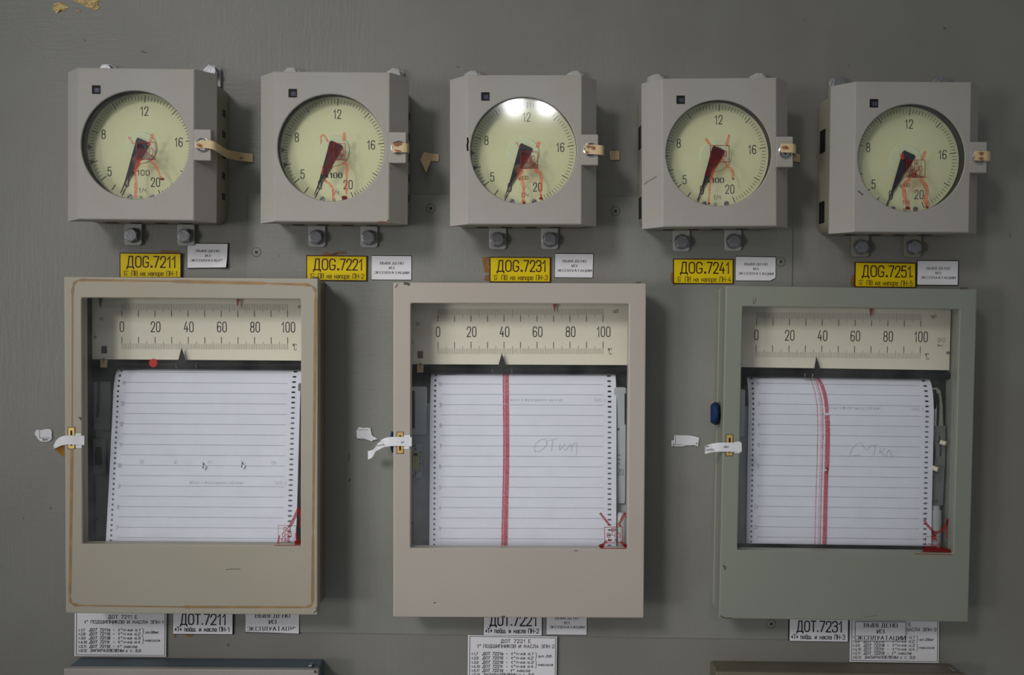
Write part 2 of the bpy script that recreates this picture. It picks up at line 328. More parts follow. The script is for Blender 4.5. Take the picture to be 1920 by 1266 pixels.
# ------------------------------------------------------------------ lettering: a single-stroke alphabet
_o = '~c0,0 4,0 4,7 0,7'
GL = {
 '0': (4, _o), 'О': (4, _o), 'O': (4, _o),
 '1': (2.6, '0.3,5.2 2,7 2,0'),
 '2': (4, '~0,5 0,7 4,7 4,4.2 0,0|0,0 4,0'),
 '3': (4, '~0,5.6 0,7 4,7 4,3.8 1.4,3.8|~1.4,3.8 4,3.8 4,0 0,0 0,1.4'),
 '4': (4, '2.3,7 0,2 4,2|3,3.8 3,0'),
 '5': (4, '3.8,7 0.4,7 0.2,3.9|~0.2,3.9 1,4.4 4,4.4 4,0 0,0 0,1.3'),
 '6': (4, '~4,5.8 4,7 0,7 0,0 4,0 4,4 0,4 0,2'),
 '7': (4, '0,7 4,7 1.2,0'),
 '8': (4, '~c0.2,3.7 3.8,3.7 3.8,7 0.2,7|~c0,0 4,0 4,3.7 0,3.7'),
 '9': (4, '~0,1.2 0,0 4,0 4,7 0,7 0,3 4,3 4,5'),
 'G': (4, '~4,5.4 4,7 0,7 0,0 4,0 4,2.8|2.2,3 4,3'),
 'C': (4, '~4,5.4 4,7 0,7 0,0 4,0 4,1.6'), 'С': (4, '~4,5.4 4,7 0,7 0,0 4,0 4,1.6'),
 'Д': (5, '-0.1,-1.1 -0.1,0 4.9,0 4.9,-1.1|0.6,0 1.5,7 4,7 4,0'),
 'П': (4, '0,0 0,7 4,7 4,0'), 'В': (4, '0,0 0,7|~0,7 3.8,7 3.8,3.7 0,3.7|~0,3.7 4,3.7 4,0 0,0'),
 'Н': (4, '0,0 0,7|4,0 4,7|0,3.6 4,3.6'), 'Т': (4, '0,7 4,7|2,7 2,0'),
 'Ч': (4, '~0,7 0,3 4,3|4,7 4,0'), 'А': (4.4, '0,0 2.2,7 4.4,0|0.8,2.3 3.6,2.3'),
 'Ы': (5.6, '0,0 0,7|~0,4 3.6,4 3.6,0 0,0|5.4,0 5.4,7'), 'Е': (3.6, '3.6,7 0,7 0,0 3.6,0|0,3.6 3,3.6'), 'E': (3.6, '3.6,7 0,7 0,0 3.6,0|0,3.6 3,3.6'),
 'И': (4, '0,7 0,0|0,0 4,7|4,7 4,0'), 'З': (3.8, '~0,5.6 0,7 3.8,7 3.8,3.8 1.4,3.8|~1.4,3.8 4,3.8 4,0 0,0 0,1.4'),
 'Э': (4, '~0,5.6 0,7 4,7 4,0 0,0 0,1.4|1.2,3.6 4,3.6'), 'К': (4, '0,0 0,7|3.8,7 0.4,3.6 4,0'),
 'Л': (4.2, '~-0.2,0 0.8,0.2 1.2,7|1.2,7 4,7 4,0'), 'У': (4, '0,7 2.1,2.6|~4,7 1.8,0 0.2,0'), 'Ц': (4.8, '0,7 0,0 4.6,0 4.6,-1.2|3.8,0 3.8,7'),
 'М': (5, '0,0 0.4,7 2.5,2 4.6,7 5,0'), 'Р': (4, '0,0 0,7|~0,7 4,7 4,3 0,3'), 'Ш': (5.6, '0,7 0,0 5.6,0 5.6,7|2.8,0 2.8,7'),
 'Б': (4, '3.8,7 0,7|0,7 0,0|~0,0 4,0 4,4 0,4'), 'Г': (3.6, '0,0 0,7 3.6,7'),
 'Ь': (4, '0,7 0,0|~0,0 4,0 4,3.8 0,3.8'), 'Ж': (5, '2.5,0 2.5,7|0,7 2.3,3.6 0,0|5,7 2.7,3.6 5,0'), 'Я': (4, '4,0 4,7|~4,7 0,7 0,3.4 4,3.4|1.6,3.4 0,0'),
 'н': (3, '0,0 0,4.8|3,0 3,4.8|0,2.5 3,2.5'), 'а': (3, '~3,3 0,3 0,0 3,0 3,1|~0.2,4.1 0.4,4.8 3,4.8 3,0'), 'п': (3, '0,0 0,4.8|~0,4.8 3,4.8 3,0'),
 'о': (3, '~c0,0 3,0 3,4.8 0,4.8'), 'р': (3, '0,-2 0,4.8|~0,4.8 3,4.8 3,0 0,0'), 'е': (3, '~0,2.6 3,2.6 3,4.8 0,4.8 0,0 3,0 3,0.8'),
 'д': (3.4, '~c0,0 3,0 3,4.8 0,4.8|3,4.8 3,-0.6|~3,6.6 0.6,6.6'), 'ш': (4.6, '0,4.8 0,0 4.6,0 4.6,4.8|2.3,0 2.3,4.8'), 'и': (3, '0,4.8 0,0|0,0 3,4.8|3,4.8 3,0'),
 'м': (4, '0,0 0.3,4.8 2,1.4 3.7,4.8 4,0'), 'с': (3, '~3,3.8 3,4.8 0,4.8 0,0 3,0 3,1'), 'л': (3.2, '~-0.2,0 0.7,0.2 0.9,4.8|0.9,4.8 3,4.8 3,0'),
 'т': (3, '0,4.8 3,4.8|1.5,4.8 1.5,0'), 'к': (3, '0,0 0,4.8|2.8,4.8 0.3,2.4 3,0'), 'э': (3, '~0,4 0,4.8 3,4.8 3,0 0,0 0,.8|1,2.4 3,2.4'),
 'в': (3, '~0,0 0,6.6 2.6,6.6 2.6,4 0,3.4|~0,3.4 3,3.4 3,0 0,0'), 'г': (2.4, '0,0 0,4.8 2.4,4.8'), 'б': (3, '~3,6.6 0,6.2 0,0 3,0 3,4 0,4'), 'ы': (4.6, '0,0 0,4.8|~0,2.8 2.8,2.8 2.8,0 0,0|4.4,0 4.4,4.8'),
 'з': (3, '~0,4 0,4.8 3,4.8 3,2.6 1,2.6|~1,2.6 3,2.6 3,0 0,0 0,.8'), 't': (2.6, '~1,6.4 0.9,0 2.6,0|0,4.6 2.4,4.6'), 'x': (3, '0,0 3,4.6|0,4.6 3,0'), 'у': (3, '0,4.8 1.6,1.4|3,4.8 1,-1.8'),
 '.': (.8, 'D0.4,0.4'), ',': (.8, '0.5,0.6 0,-1'), '-': (2.6, '0.3,3 2.3,3'), '–': (3.4, '0,3 3.4,3'), '/': (3, '0,-.6 3,7.4'), ' ': (2.6, ''),
 '°': (1.8, '~c0.1,5 1.7,5 1.7,7 0.1,7'), '"': (1.6, '0.3,6 0.3,7|1.3,6 1.3,7'), '*': (1.2, 'D0.6,6.2'), '«': (2.2, '1,4.6 0,3 1,1.4|2.2,4.6 1.2,3 2.2,1.4'), '»': (2.2, '0,4.6 1,3 0,1.4|1.2,4.6 2.2,3 1.2,1.4'),
 '№': (5, '0,0 0.6,6 2.6,0 3.4,6|3.4,0 5,0'), '}': (1.6, '~0,8 1,8 1,4 1.8,4|~1.8,4 1,4 1,-1 0,-1'),
 'I': (1, '0.5,0 0.5,7'), '·': (.8, 'D0.4,3.5'),
}
def round_poly(pts, closed, r=2.0):
    n = len(pts); out = []
    for i in range(n):
        p = Vector(pts[i])
        if not closed and i in (0, n-1): out.append(p); continue
        a = Vector(pts[i-1]); b = Vector(pts[(i+1) % n])
        la = (a-p).length; lb = (b-p).length
        ra = min(r, la/2 if (closed or i-1 > 0) else la*.9); rb = min(r, lb/2 if (closed or i+1 < n-1) else lb*.9)
        s = p + (a-p).normalized()*ra; e = p + (b-p).normalized()*rb
        for t in (0, .25, .5, .75, 1): out.append(s*(1-t)**2 + p*(2*t*(1-t)) + e*t*t)
    q = [out[0]]
    for p in out[1:]:
        if (p-q[-1]).length > .05: q.append(p)
    if closed and (q[0]-q[-1]).length < .05: q.pop()
    return q
PARSED = {}
def glyph(ch):
    if ch in PARSED: return PARSED[ch]
    if ch not in GL:                                   # a missing small letter is its capital made smaller
        wd, L0 = glyph(ch.upper()); PARSED[ch] = (wd*.72, [([(p[0]*.72, p[1]*.7) for p in pts], cl, dot) for pts, cl, dot in L0]); return PARSED[ch]
    wd, spec = GL[ch]; L = []
    for part in spec.split('|') if spec else []:
        dot = part.startswith('D'); sm = part.startswith('~'); part = part.lstrip('~D'); cl = part.startswith('c'); part = part.lstrip('c')
        pts = [tuple(float(v) for v in p.split(',')) for p in part.split()]
        if sm: pts = round_poly(pts, cl, 2.0 if max(p[1] for p in pts) > 5 else 1.6)
        L.append((pts, cl, dot))
    PARSED[ch] = (wd, L); return PARSED[ch]
def text_width(s, h, cond, sp): return sum((glyph(c)[0] + sp) for c in s) * h/7*cond - sp*h/7*cond
def write(mb, s, x, y, h, fn, cond=1.0, sp=1.7, sw=None, slant=0, align='l', serif=False, mi=0, width=None, rot=0, jit=0):
    """x, y (y grows downwards, baseline) in pixels; h cap height; fn maps pixels to 3D"""
    if width: cond = cond * width / text_width(s, h, cond, sp)
    tw = text_width(s, h, cond, sp); k = h/7; sw = sw or h*.11
    if align == 'c': x -= tw/2
    if align == 'r': x -= tw
    ca, sa = math.cos(rot), math.sin(rot); x0, y0 = x, y
    cx = 0
    for c in s:
        wd, L = glyph(c); jy = random.uniform(-jit, jit)*h
        def T(p):
            u = cx + (p[0]*cond + p[1]*slant)*k; v = -p[1]*k + jy
            return (x0 + u*ca - v*sa, y0 + u*sa + v*ca)
        for pts, cl, dot in L:
            q = [T(p) for p in pts]
            if dot:
                px, py = q[0]; r = sw*.62
                mb.blob([(px-r, py-r), (px+r, py-r), (px+r, py+r), (px-r, py+r)], fn, mi); continue
            if not serif:
                # lengthen the open ends by half the pen
                if not cl:
                    a, b = Vector(q[0]), Vector(q[1]); a = a + (a-b).normalized()*sw*.4; q[0] = tuple(a)
                    a, b = Vector(q[-1]), Vector(q[-2]); a = a + (a-b).normalized()*sw*.4; q[-1] = tuple(a)
                mb.ribbon(q, sw, fn, mi, cl)
            else:
                m = len(q)
                for i in range(m if cl else m-1):
                    a, b = Vector(q[i]), Vector(q[(i+1) % m]); d = b-a
                    if d.length < 1e-6: continue
                    ww = sw*(.55 + 1.0*abs(d.y)/d.length)
                    mb.ribbon([a, b], ww, fn, mi)
                if not cl:
                    for e, f in ((pts[0], pts[1]), (pts[-1], pts[-2])):
                        if abs(e[0]-f[0]) < .8 and (abs(e[1]) < .1 or abs(e[1]-7) < .1):
                            a = T((e[0]-.9/cond, e[1])); b = T((e[0]+.9/cond, e[1])); mb.ribbon([a, b], sw*.6, fn, mi)
        cx += (wd + sp)*k*cond

# ------------------------------------------------------------------ frames that carry an instrument design from one to the next
class Frame:
    def __init__(s, corners, d, ref=None):
        P = [W(x, y, d) for x, y in corners]           # TL TR BR BL
        c = sum(P, Vector()) / 4
        hx = ((P[1]-P[0]) + (P[2]-P[3])) / 2; vz = ((P[0]-P[3]) + (P[1]-P[2])) / 2
        a1 = math.atan2(hx.z, hx.x); a2 = math.atan2(-vz.x, vz.z)
        s.a = (a1 + a2) / 2; s.w = hx.length; s.h = vz.length
        s.s = 1.0 if ref is None else ((s.w/ref.w) + (s.h/ref.h)) / 2
        s.o = Vector((c.x, 0, c.z)); s.d = d*s.s
        if ref is not None:                            # keep the fitted middle where it is seen
            q = CAM_P + (c - CAM_P) * ((D - s.d) / (D - d)); s.o = Vector((q.x, 0, q.z))
    def loc(s, px, py, d):
        """local coordinates of the point seen at px, py lying at local depth d"""
        p = W(px, py, d*s.s) - s.o
        ca, sa = math.cos(-s.a), math.sin(-s.a)
        return Vector(((p.x*ca - p.z*sa)/s.s, -d, (p.x*sa + p.z*ca)/s.s))
    def fn(s, d): return lambda x, y: s.loc(x, y, d)
    def root(s, name):
        e = bpy.data.objects.new(name, None); C.objects.link(e); e.empty_display_size = .05
        e.location = s.o; e.rotation_euler = (0, -s.a, 0); e.scale = (s.s,)*3
        return e

# ================================================================== SETTING
mb = MB().box(-1.25, 1.25, 0, .03, -.95, .95)
wall = tag(obj('wall_back', mb, M['wall']), kind='structure')
def patch(name, pts, d, mat, parent=None, th=.0003, jag=.0, label=None, origin=None):
    q = []
    for i, p in enumerate(pts):
        a = Vector(p); b = Vector(pts[(i+1) % len(pts)])
        q.append(tuple(a))
        if jag:
            for t in (.33, .66): q.append(tuple(a.lerp(b, t) + Vector((random.uniform(-jag, jag), random.uniform(-jag, jag)))))
    P = [W(x, y, d) for x, y in q]
    m = MB().loft([[(p.x, -d+th, p.z) for p in P], [(p.x, -d, p.z) for p in P]], True, True)
    return obj(name, m, mat, parent, origin)
for pts in ([(98,12),(108,5),(118,6),(128,13),(122,20),(112,19),(106,26)],
            [(137,2),(150,-4),(170,-4),(186,0),(181,9),(190,13),(180,19),(168,14),(156,10)],
            [(143,20),(151,18),(152,21),(145,22)]):
    patch('glue_residue', pts, .0004, M['gold'], wall, jag=2.6)
for pts in ([(904,483),(917,481),(919,512),(908,510)], [(909,517),(918,514),(918,527),(908,526)],
            [(605,476),(612,473),(622,477),(649,476),(650,472),(632,472),(631,480),(605,481)],
            [(1258,512),(1264,509),(1264,530),(1275,533),(1262,534),(1258,527)],
            [(1596,518),(1602,515),(1602,537),(1596,537)], [(326,1190),(330,1190),(329,1197),(327,1196)], [(346,1190),(362,1190),(359,1195),(350,1194)],
            [(300,470),(318,469),(336,470),(336,474),(300,474)]):
    patch('glue_stain', pts, .0018 if 465 < pts[0][0] < 1487 else .0004, M['glue'], wall, th=.0002, jag=.8)

m = MB()
for pts, w3 in (([(265,96),(270,98),(274,99)], 1.6), ([(652,866),(655,858),(654,850)], 1.4), ([(654,903),(657,898)], 2.5), ([(157,73),(160,78)], 1.2), ([(856,125),(862,126)], 1.2), ([(43,972),(45,973)], 2), ([(1590,122),(1591,124)], 2), ([(1601,144),(1602,145)], 1.6), ([(1893,438),(1894,446)], 1)):
    m.ribbon(pts, w3, lambda x, y: W(x, y, .0002 if not (470 < x < 1480 and y > 370) else .0016))
tag(obj('scuff_marks', m, M['chip'], wall), kind='stuff')
# the screwed-on cover plate
PD = .0014
PL = [(465,361.5),(1487,372),(1478,1200),(459,1185)]
P4 = [W(x, y, PD) for x, y in PL]
po = W(970, 780, 0)
m = MB().loft([[(p.x, 0, p.z) for p in P4], [(p.x, -PD, p.z) for p in P4]], True, True)
plate = obj('cover_plate', m, M['plate'], origin=po, bevel=.0004)
tag(plate, 'grey painted flush cover plate screwed to the wall behind the middle instruments', 'panel')
def csk(px, py, parent, origin, d, r=8.2*U, mat='plate', ang=.5):
    p = W(px, py, d)
    s = MB(); n = 20
    ring = lambda rr, y: [(p.x-origin[0]+rr*math.cos(2*math.pi*i/n), y, p.z-origin[2]+rr*math.sin(2*math.pi*i/n)) for i in range(n)]
    s.loft([ring(r*1.0, -d), ring(r*.93, -d-.0002), ring(r*.86, -d-.0003), ring(r*.5, -d-.0004)], False, True)
    for a in (ang, ang + math.pi/2):
        c, q = math.cos(a)*r*.42, math.sin(a)*r*.42; cw, cq = -math.sin(a)*r*.1, math.cos(a)*r*.1
        x, z = p.x-origin[0], p.z-origin[2]
        s.add([(x-c-cw, -d-.00046, z-q-cq), (x+c-cw, -d-.00046, z+q-cq), (x+c+cw, -d-.00046, z+q+cq), (x-c+cw, -d-.00046, z-q+cq)], [(0,1,2,3)], 1)
    s.loft([ring(r*1.10, -d-.00008), ring(r*.97, -d-.00008)], mi=2)
    o = obj('screw', s, [M[mat], M['dark'], M['ring']], parent)
    return o
for px, py, a in ((481,473,.6),(808,391,.9),(1154,396,.75),(1464,491,.8),(1446,1170,.5)):
    csk(px, py, plate, po, PD, ang=a)

# ================================================================== DIAL GAUGES
GD = .065
GC = [[(144.3,127.3),(364.9,130.4),(364.9,412.9),(144.3,410.3)], [(513.1,135.2),(732.4,137.4),(731.1,415.4),(511.5,414.5)],
      [(874.8,140.4),(1091.2,141.1),(1091.2,420.7),(874.8,420.7)], [(1241.5,147.4),(1455.4,145.2),(1457.6,424.5),(1241.5,425.4)],
      [(1604.3,155.8),(1823.9,153.3),(1816.9,434.5),(1597.3,434.5)]]
G0 = Frame(GC[2], GD)
GF = [Frame(c, GD, G0) for c in GC]
Lg = G0.loc
DC = Lg(981.6, 282.4, GD); DX, DZ = DC.x, DC.z
RG = 99.5*U*(1-GD); u = U*(1-GD)          # one pixel on the gauge front
FD = .0500                               # dial face depth
VALS = [(0,-158.5),(4,-145.5),(5,-129.5),(6,-107.5),(8,-71.7),(10,-33.5),(12,4.6),(14,43),(16,81.3),(18,119.6),(20,157.5)]
def ang_of(v):
    for (a, ta), (b, tb) in zip(VALS, VALS[1:]):
        if a <= v <= b: return ta + (tb-ta)*(v-a)/(b-a)

def make_gauge(i, fr):
    g = fr.root('dial_gauge')
    x0, x1, z0, z1 = Lg(874.8,280,GD).x, Lg(1091.2,280,GD).x, Lg(980,420.7,GD).z, Lg(980,140.7,GD).z
    ox0, ox1 = Lg(843.8,280,.046).x, Lg(1118,280,.046).x; oz0, oz1 = Lg(980,424.6,.046).z, Lg(980,150.5,.046).z
    # cover: ring lofted from the dial opening over the front face and the chamfers
    angs = sorted(set([round(2*math.pi*k/72, 5) for k in range(72)] + [round(math.atan2(z-DZ, x-DX) % (2*math.pi), 5) for x in (x0, x1) for z in (z0, z1)]))
    def on_rect(a):
        c, s = math.cos(a), math.sin(a); t = 1e9
        if c > 1e-9: t = min(t, (x1-DX)/c)
        if c < -1e-9: t = min(t, (x0-DX)/c)
        if s > 1e-9: t = min(t, (z1-DZ)/s)
        if s < -1e-9: t = min(t, (z0-DZ)/s)
        return DX+c*t, DZ+s*t
    rc = [on_rect(a) for a in angs]
    def sc(p, k):                                     # front rect -> outer rect
        fx = (p[0]-x0)/(x1-x0); fz = (p[1]-z0)/(z1-z0)
        return (ox0+(ox1-ox0)*fx, oz0+(oz1-oz0)*fz)
    circ = lambda r, y: [(DX+r*math.cos(a), y, DZ+r*math.sin(a)) for a in angs]
    ins = lambda p, e: (min(max(p[0], x0+e), x1-e), min(max(p[1], z0+e), z1-e))
    loops = [circ(RG-.0002, -GD+.0026), circ(RG-.0002, -GD+.0012), circ(RG, -GD+.0005), circ(RG+.0004, -GD+.0001), circ(RG+.0009, -GD),
             [(*ins(p, .0010), )[:1] + (-GD,) + (ins(p, .0010)[1],) for p in rc],
             [(p[0], -GD+.0007, p[1]) for p in rc],
             [(sc(p,1)[0], -.0467, sc(p,1)[1]) for p in rc], [(sc(p,1)[0], -.0440, sc(p,1)[1]) for p in rc],
             [(sc(p,1)[0]*.93, -.0440, sc(p,1)[1]*.94) for p in rc]]
    m = MB().loft(loops)
    obj('cover', m, M['gauge'], g)
    # case behind the cover
    bx0, bx1, bz0, bz1 = ox0+4*u, ox1-4*u, oz0+3*u, oz1-4*u
    m = MB().loft([rrect(bx0,bx1,bz0,bz1,24*u,-.0016,7), rrect(bx0,bx1,bz0,bz1,24*u,-.030,7), rrect(bx0+2*u,bx1-2*u,bz0+2*u,bz1-2*u,22*u,-.032,7),
                   rrect(bx0+2*u,bx1-2*u,bz0+2*u,bz1-2*u,22*u,-.0465,7)], True, True)
    body = obj('case_body', m, M['gauge_body'], g, smooth=True)
    for zc, hh in ((DZ+46*u, 22*u), (DZ-92*u, 21*u)):                  # dark side windows, left
        m = MB().box(bx0-.0006, bx0+.001, -.026, -.010, zc-hh, zc+hh)
        obj('side_window', m, M['dark'], body, bevel=.0003)
    for k in range(5):                                                 # oval slots, right side and underside
        zc = DZ + (78-40*k)*u
        m = MB().box(bx1-.0008, bx1+.0005, -.022, -.012, zc-6.5*u, zc+6.5*u); obj('side_slot', m, M['ring2'], body, bevel=.0004)
    for k in range(4):
        xc = DX + (-80+48*k)*u
        m = MB().box(xc-11*u, xc+11*u, -.024, -.013, bz0-.0004, bz0+.001); obj('side_slot', m, M['ring2'], body, bevel=.0004)
    # gasket tube, face, hub
    n = 64; cr = lambda r, y: [(DX+r*math.cos(2*math.pi*k/n), y, DZ+r*math.sin(2*math.pi*k/n)) for k in range(n)]
    m = MB().loft([cr(RG-.0003, -GD+.0013), cr(RG-.0004, -GD+.003), cr(RG+2.5*u, -GD+.006), cr(RG+2.5*u, -FD+.0005), cr(RG+8*u, -FD+.0005)])
    obj('gasket', m, M['rubber'], g, smooth=True)
    fr_ = 101*u
    m = MB().loft([cr(fr_, -FD+.0018), cr(fr_, -FD)], True, True)
    face = obj('dial_face', m, M['dial'], g)
    F1 = lambda x, y: (DX + x*u, -FD-.00012, DZ + y*u)                 # face coordinates, pixels, y up
    Fpx = lambda x, y: F1(x, -y)
    tk = MB()
    for a_, b_, st in ((0, 4, 4), (4, 5, 1), (5, 20, .2)):
        v = a_
        while v <= b_ + 1e-6:
            t = math.radians(ang_of(min(v, 20))); major = abs(v-round(v)) < 1e-6 and (round(v) % 2 == 0 or round(v) == 5 or v < 5.1)
            mid = abs(v*2.5-round(v*2.5)) < 1e-6 and abs(v - round(v)) < 1e-6
            r0, r1, wd_ = (84.5, 97, 1.5) if major else ((85.5, 96, 1.0) if mid else (88, 95.8, .85))
            tk.ribbon([(r0*math.sin(t), r0*math.cos(t)), (r1*math.sin(t), r1*math.cos(t))], wd_, F1)
            v += st
    tag(obj('tick_marks', tk, M['ink_dial'], face), kind='stuff')
    for s_, x, y in (('0',-26,-65),('5',-59,-45),('8',-70,24),('12',6,68),('16',70,11),('20',27,-64)):
        nm = MB(); write(nm, s_, x, -y+8, 16, Fpx, cond=.68, sp=2.2, sw=1.65, align='c'); obj('dial_number', nm, M['ink_dial'], face)
    nm = MB()
    if i in (2, 4): write(nm, 'x100', 0, 50, 6.5, Fpx, cond=1.05, sp=1.4, sw=1.0, align='c')
    else: write(nm, 'x100', 0, 51.5, 9.5, Fpx, cond=1.15, sp=2, sw=1.4, align='c', serif=(i != 0))
    write(nm, 'Т/Ч', 2.5, 83, 7, Fpx, cond=.9, sp=1.6, sw=.8, align='c')
    write(nm, '10', 0, 95, 5, Fpx, cond=.9, sp=1.6, sw=.7, align='c')
    obj('lettering', nm, M['ink_dial'], face)
    for sx in (-21.5, 20.5):
        x, z = DX+sx*u, DZ-91*u
        m = MB().cyl((x, z), 5*u, -FD-.0001, -FD-.0009, 16, r1=4.2*u)
        a = .8 if sx < 0 else .3
        m.add([(x+4*u*math.cos(a)*sg-.8*u*math.sin(a)*tg, -FD-.00095, z+4*u*math.sin(a)*sg+.8*u*math.cos(a)*tg) for sg, tg in ((-1,-1),(1,-1),(1,1),(-1,1))], [(0,1,2,3)], 1)
        obj('dial_screw', m, [M['steel'], M['dark']], g)
    for a in (-90, -107):                                              # little limit marks at the rim
        t = math.radians(a); t1 = math.radians(a+3); t2 = math.radians(a-3)
        m = MB().prism([(DX+99*u*math.sin(t1), DZ+99*u*math.cos(t1)), (DX+99*u*math.sin(t2), DZ+99*u*math.cos(t2)), (DX+91*u*math.sin(t), DZ+88*u*math.cos(t))], -FD-.0003, -FD-.0006)
        obj('limit_marker', m, M['maroon'], g)
    m = MB().cyl((DX, DZ), 30*u, -FD-.0002, -FD-.0012, 48, r1=29*u)
    obj('hub_disc', m, M['dial_hub'], g)
    # pointer
    e = [(-37,-85),(-35.4,-86),(-22,-59),(17,6),(17.5,8.5),(-4,17.5),(-7,15),(-27,-58)]
    e = [(-36.6,-85.5),(-35.6,-85.8),(-23.6,-60),(17,6),(16,9),(-4,18),(-7,15),(-28,-62)]
    m = MB().prism([(DX+x*u, DZ+y*u) for x, y in e], -FD-.0020, -FD-.0027)
    pt = obj('pointer', m, M['pointer'], g)
    m = MB().cyl((DX, DZ), 6.5*u, -FD-.001, -FD-.0034, 20, r1=6*u)
    obj('pointer_hub', m, M['black'], pt)
    # glass
    m = MB().loft([cr(RG-.0005, -GD+.0036), cr(RG-.0005, -GD+.0024)], True, True)
    obj('glass', m, M['gglass'], g)
    # square indicator window
    wx0, wx1, wz0, wz1 = Lg(902,180,GD).x, Lg(918,180,GD).x, Lg(910,189,GD).z, Lg(910,173,GD).z
    m = MB().loft([rrect(wx0-.0006,wx1+.0006,wz0-.0006,wz1+.0006,.0004,-GD-.0001,3), rrect(wx0,wx1,wz0,wz1,.0003,-GD-.0002,3)])
    m.add([(wx0-.0002,-GD-.00012,wz0-.0002),(wx1+.0002,-GD-.00012,wz0-.0002),(wx1+.0002,-GD-.00012,wz1+.0002),(wx0-.0002,-GD-.00012,wz1+.0002)], [(0,1,2,3)], 1)
    m.box(wx0+5*u, wx1-2*u, -GD-.0004, -GD-.0001, wz0+3*u, wz1-5*u, 2)
    obj('indicator_window', m, [M['gauge'], M['dark'], flat('indicator_flag', (66, 70, 84), .4)], g)
    # latch tab with its lock
    tx0, tx1, tz0, tz1 = x1-2*u, Lg(1122,280,GD).x, Lg(1100,310,GD).z, Lg(1100,252,GD).z
    m = MB().box(tx0, tx1, -GD-.0002, -GD+.011, tz0, tz1)
    obj('latch_tab', m, M['gauge'], g, bevel=.0010, segs=3)
    lk = Lg(1107, 281, GD)
    k2 = lambda r, y: [(lk.x+r*math.cos(2*math.pi*k/32), y, lk.z+r*math.sin(2*math.pi*k/32)) for k in range(32)]
    m = MB().loft([k2(13.5*u, -GD-.0001), k2(13.2*u, -GD-.0012), k2(11.5*u, -GD-.0016), k2(10.3*u, -GD-.0012), k2(10*u, -GD-.0004)])
    lock = obj('lock', m, M['chrome'], g, smooth=True)
    m = MB().cyl((lk.x, lk.z), 9.6*u, -GD-.0001, -GD-.0010, 24)
    m.box(lk.x-1.3*u, lk.x+1.3*u, -GD-.00115, -GD-.0009, lk.z-6*u, lk.z+6*u, 1)
    obj('lock_core', m, [M['steel'], M['dark']], lock)
    # mounting lugs with hexagon bolts
    A = Lg(933, 449, .008); B = Lg(1031, 449, .008); Tl = Lg(886, 141, .008); Tr = Lg(1079, 141, .008)
    for q, (P, up) in enumerate(((A, 0), (B, 0), (Tl, 1), (Tr, 1))):
        lx, lz = P.x, P.z
        w2 = 17*u; zz0, zz1 = (lz-19*u, bz0+4*u) if not up else (bz1-4*u, lz+7*u)
        mt = M['steel'] if (not up or i in (0, 4)) else M['steel_paint']
        m = MB().loft([rrect(lx-w2, lx+w2, zz0, zz1, 6*u, -.0016, 5), rrect(lx-w2, lx+w2, zz0, zz1, 6*u, -.0040, 5)], True, True)
        lug = obj('mounting_lug', m, M['steel_paint'] if i != 4 else M['gauge_body'], g, bevel=.0004)
        bz = lz if not up else lz - 5*u
        ph = random.uniform(0, 1)
        m = MB().cyl((lx, bz), 15.5*u, -.0040, -.0048, 24)
        m.cyl((lx, bz), 14.4*u, -.0048, -.0098, 6, ph=ph)
        m.cyl((lx, bz), 12.6*u, -.0098, -.0106, 24, r1=11.6*u)
        obj('bolt', m, mt, lug, bevel=.0003)
    # seal ink on the glass, taken from where it shows
    S = SEALS[i]
    Z = lambda x, y: fr.loc(S['o'][0] + x/3.165, S['o'][1] + y/3.165, GD-.0020)
    m = MB()
    for pts, wd_ in S['drip']:
        pts = smooth_line(pts, 1); pts2 = []
        for a, b in zip(pts, pts[1:]):
            for t in (0, .5): pts2.append((a[0]+(b[0]-a[0])*t+random.uniform(-2, 2), a[1]+(b[1]-a[1])*t))
        pts2.append(pts[-1]); L_ = len(pts2)
        m.ribbon(pts2, [wd_*random.uniform(.7, 1.15)*(.6 if k in (0, L_-1) else 1) for k in range(L_)], Z)
    st = obj('seal_ink', m, M['seal_red'], g); tag(st, 'orange red seal ink smeared over the glass')
    Z2 = lambda x, y: fr.loc(S['o'][0] + x/3.165, S['o'][1] + y/3.165, GD-.0018)
    m = MB(); a, b, c, d = S['sq']
    m.ribbon([(a,c),(b,c),(b,d),(a,d)], 5, Z2, closed=True)
    for s_, x, y, h in S['txt']: write(m, s_, x, y, h, Z2, cond=.85, sw=5, align='c')
    obj('seal_stamp', m, M['seal_dark'], g)
    m = MB().blob(WASH[i], lambda x, y: fr.loc(S['o'][0] + x/3.165, S['o'][1] + y/3.165, GD-.0019))
    obj('seal_wash', m, M['seal_wash'], g)
    m = MB()
    for x, y, r in S['blob']:
        m.blob([(x+r*random.uniform(.8,1.2)*math.cos(t*math.pi/5), y+r*.7*random.uniform(.8,1.2)*math.sin(t*math.pi/5)) for t in range(10)], Z2)
    obj('seal_blob', m, M['seal_blob'], g)
    if i in (0, 1, 3): Z3 = lambda x, y: fr.loc(S['o'][0] + x/3.165, S['o'][1] + y/3.165, GD-.0022)
    Z3 = lambda x, y: fr.loc(S['o'][0] + x/3.165, S['o'][1] + y/3.165, GD-.0022)
    m = MB(); cx, cy = (a+b)/2, d+15
    m.blob([(cx + 85*math.cos(t*math.pi/12)*random.uniform(.85,1.1), cy + 75*math.sin(t*math.pi/12)*random.uniform(.85,1.1)) for t in range(24)], Z3)
    obj('seal_smear', m, M['seal_haze'], g)
    return g

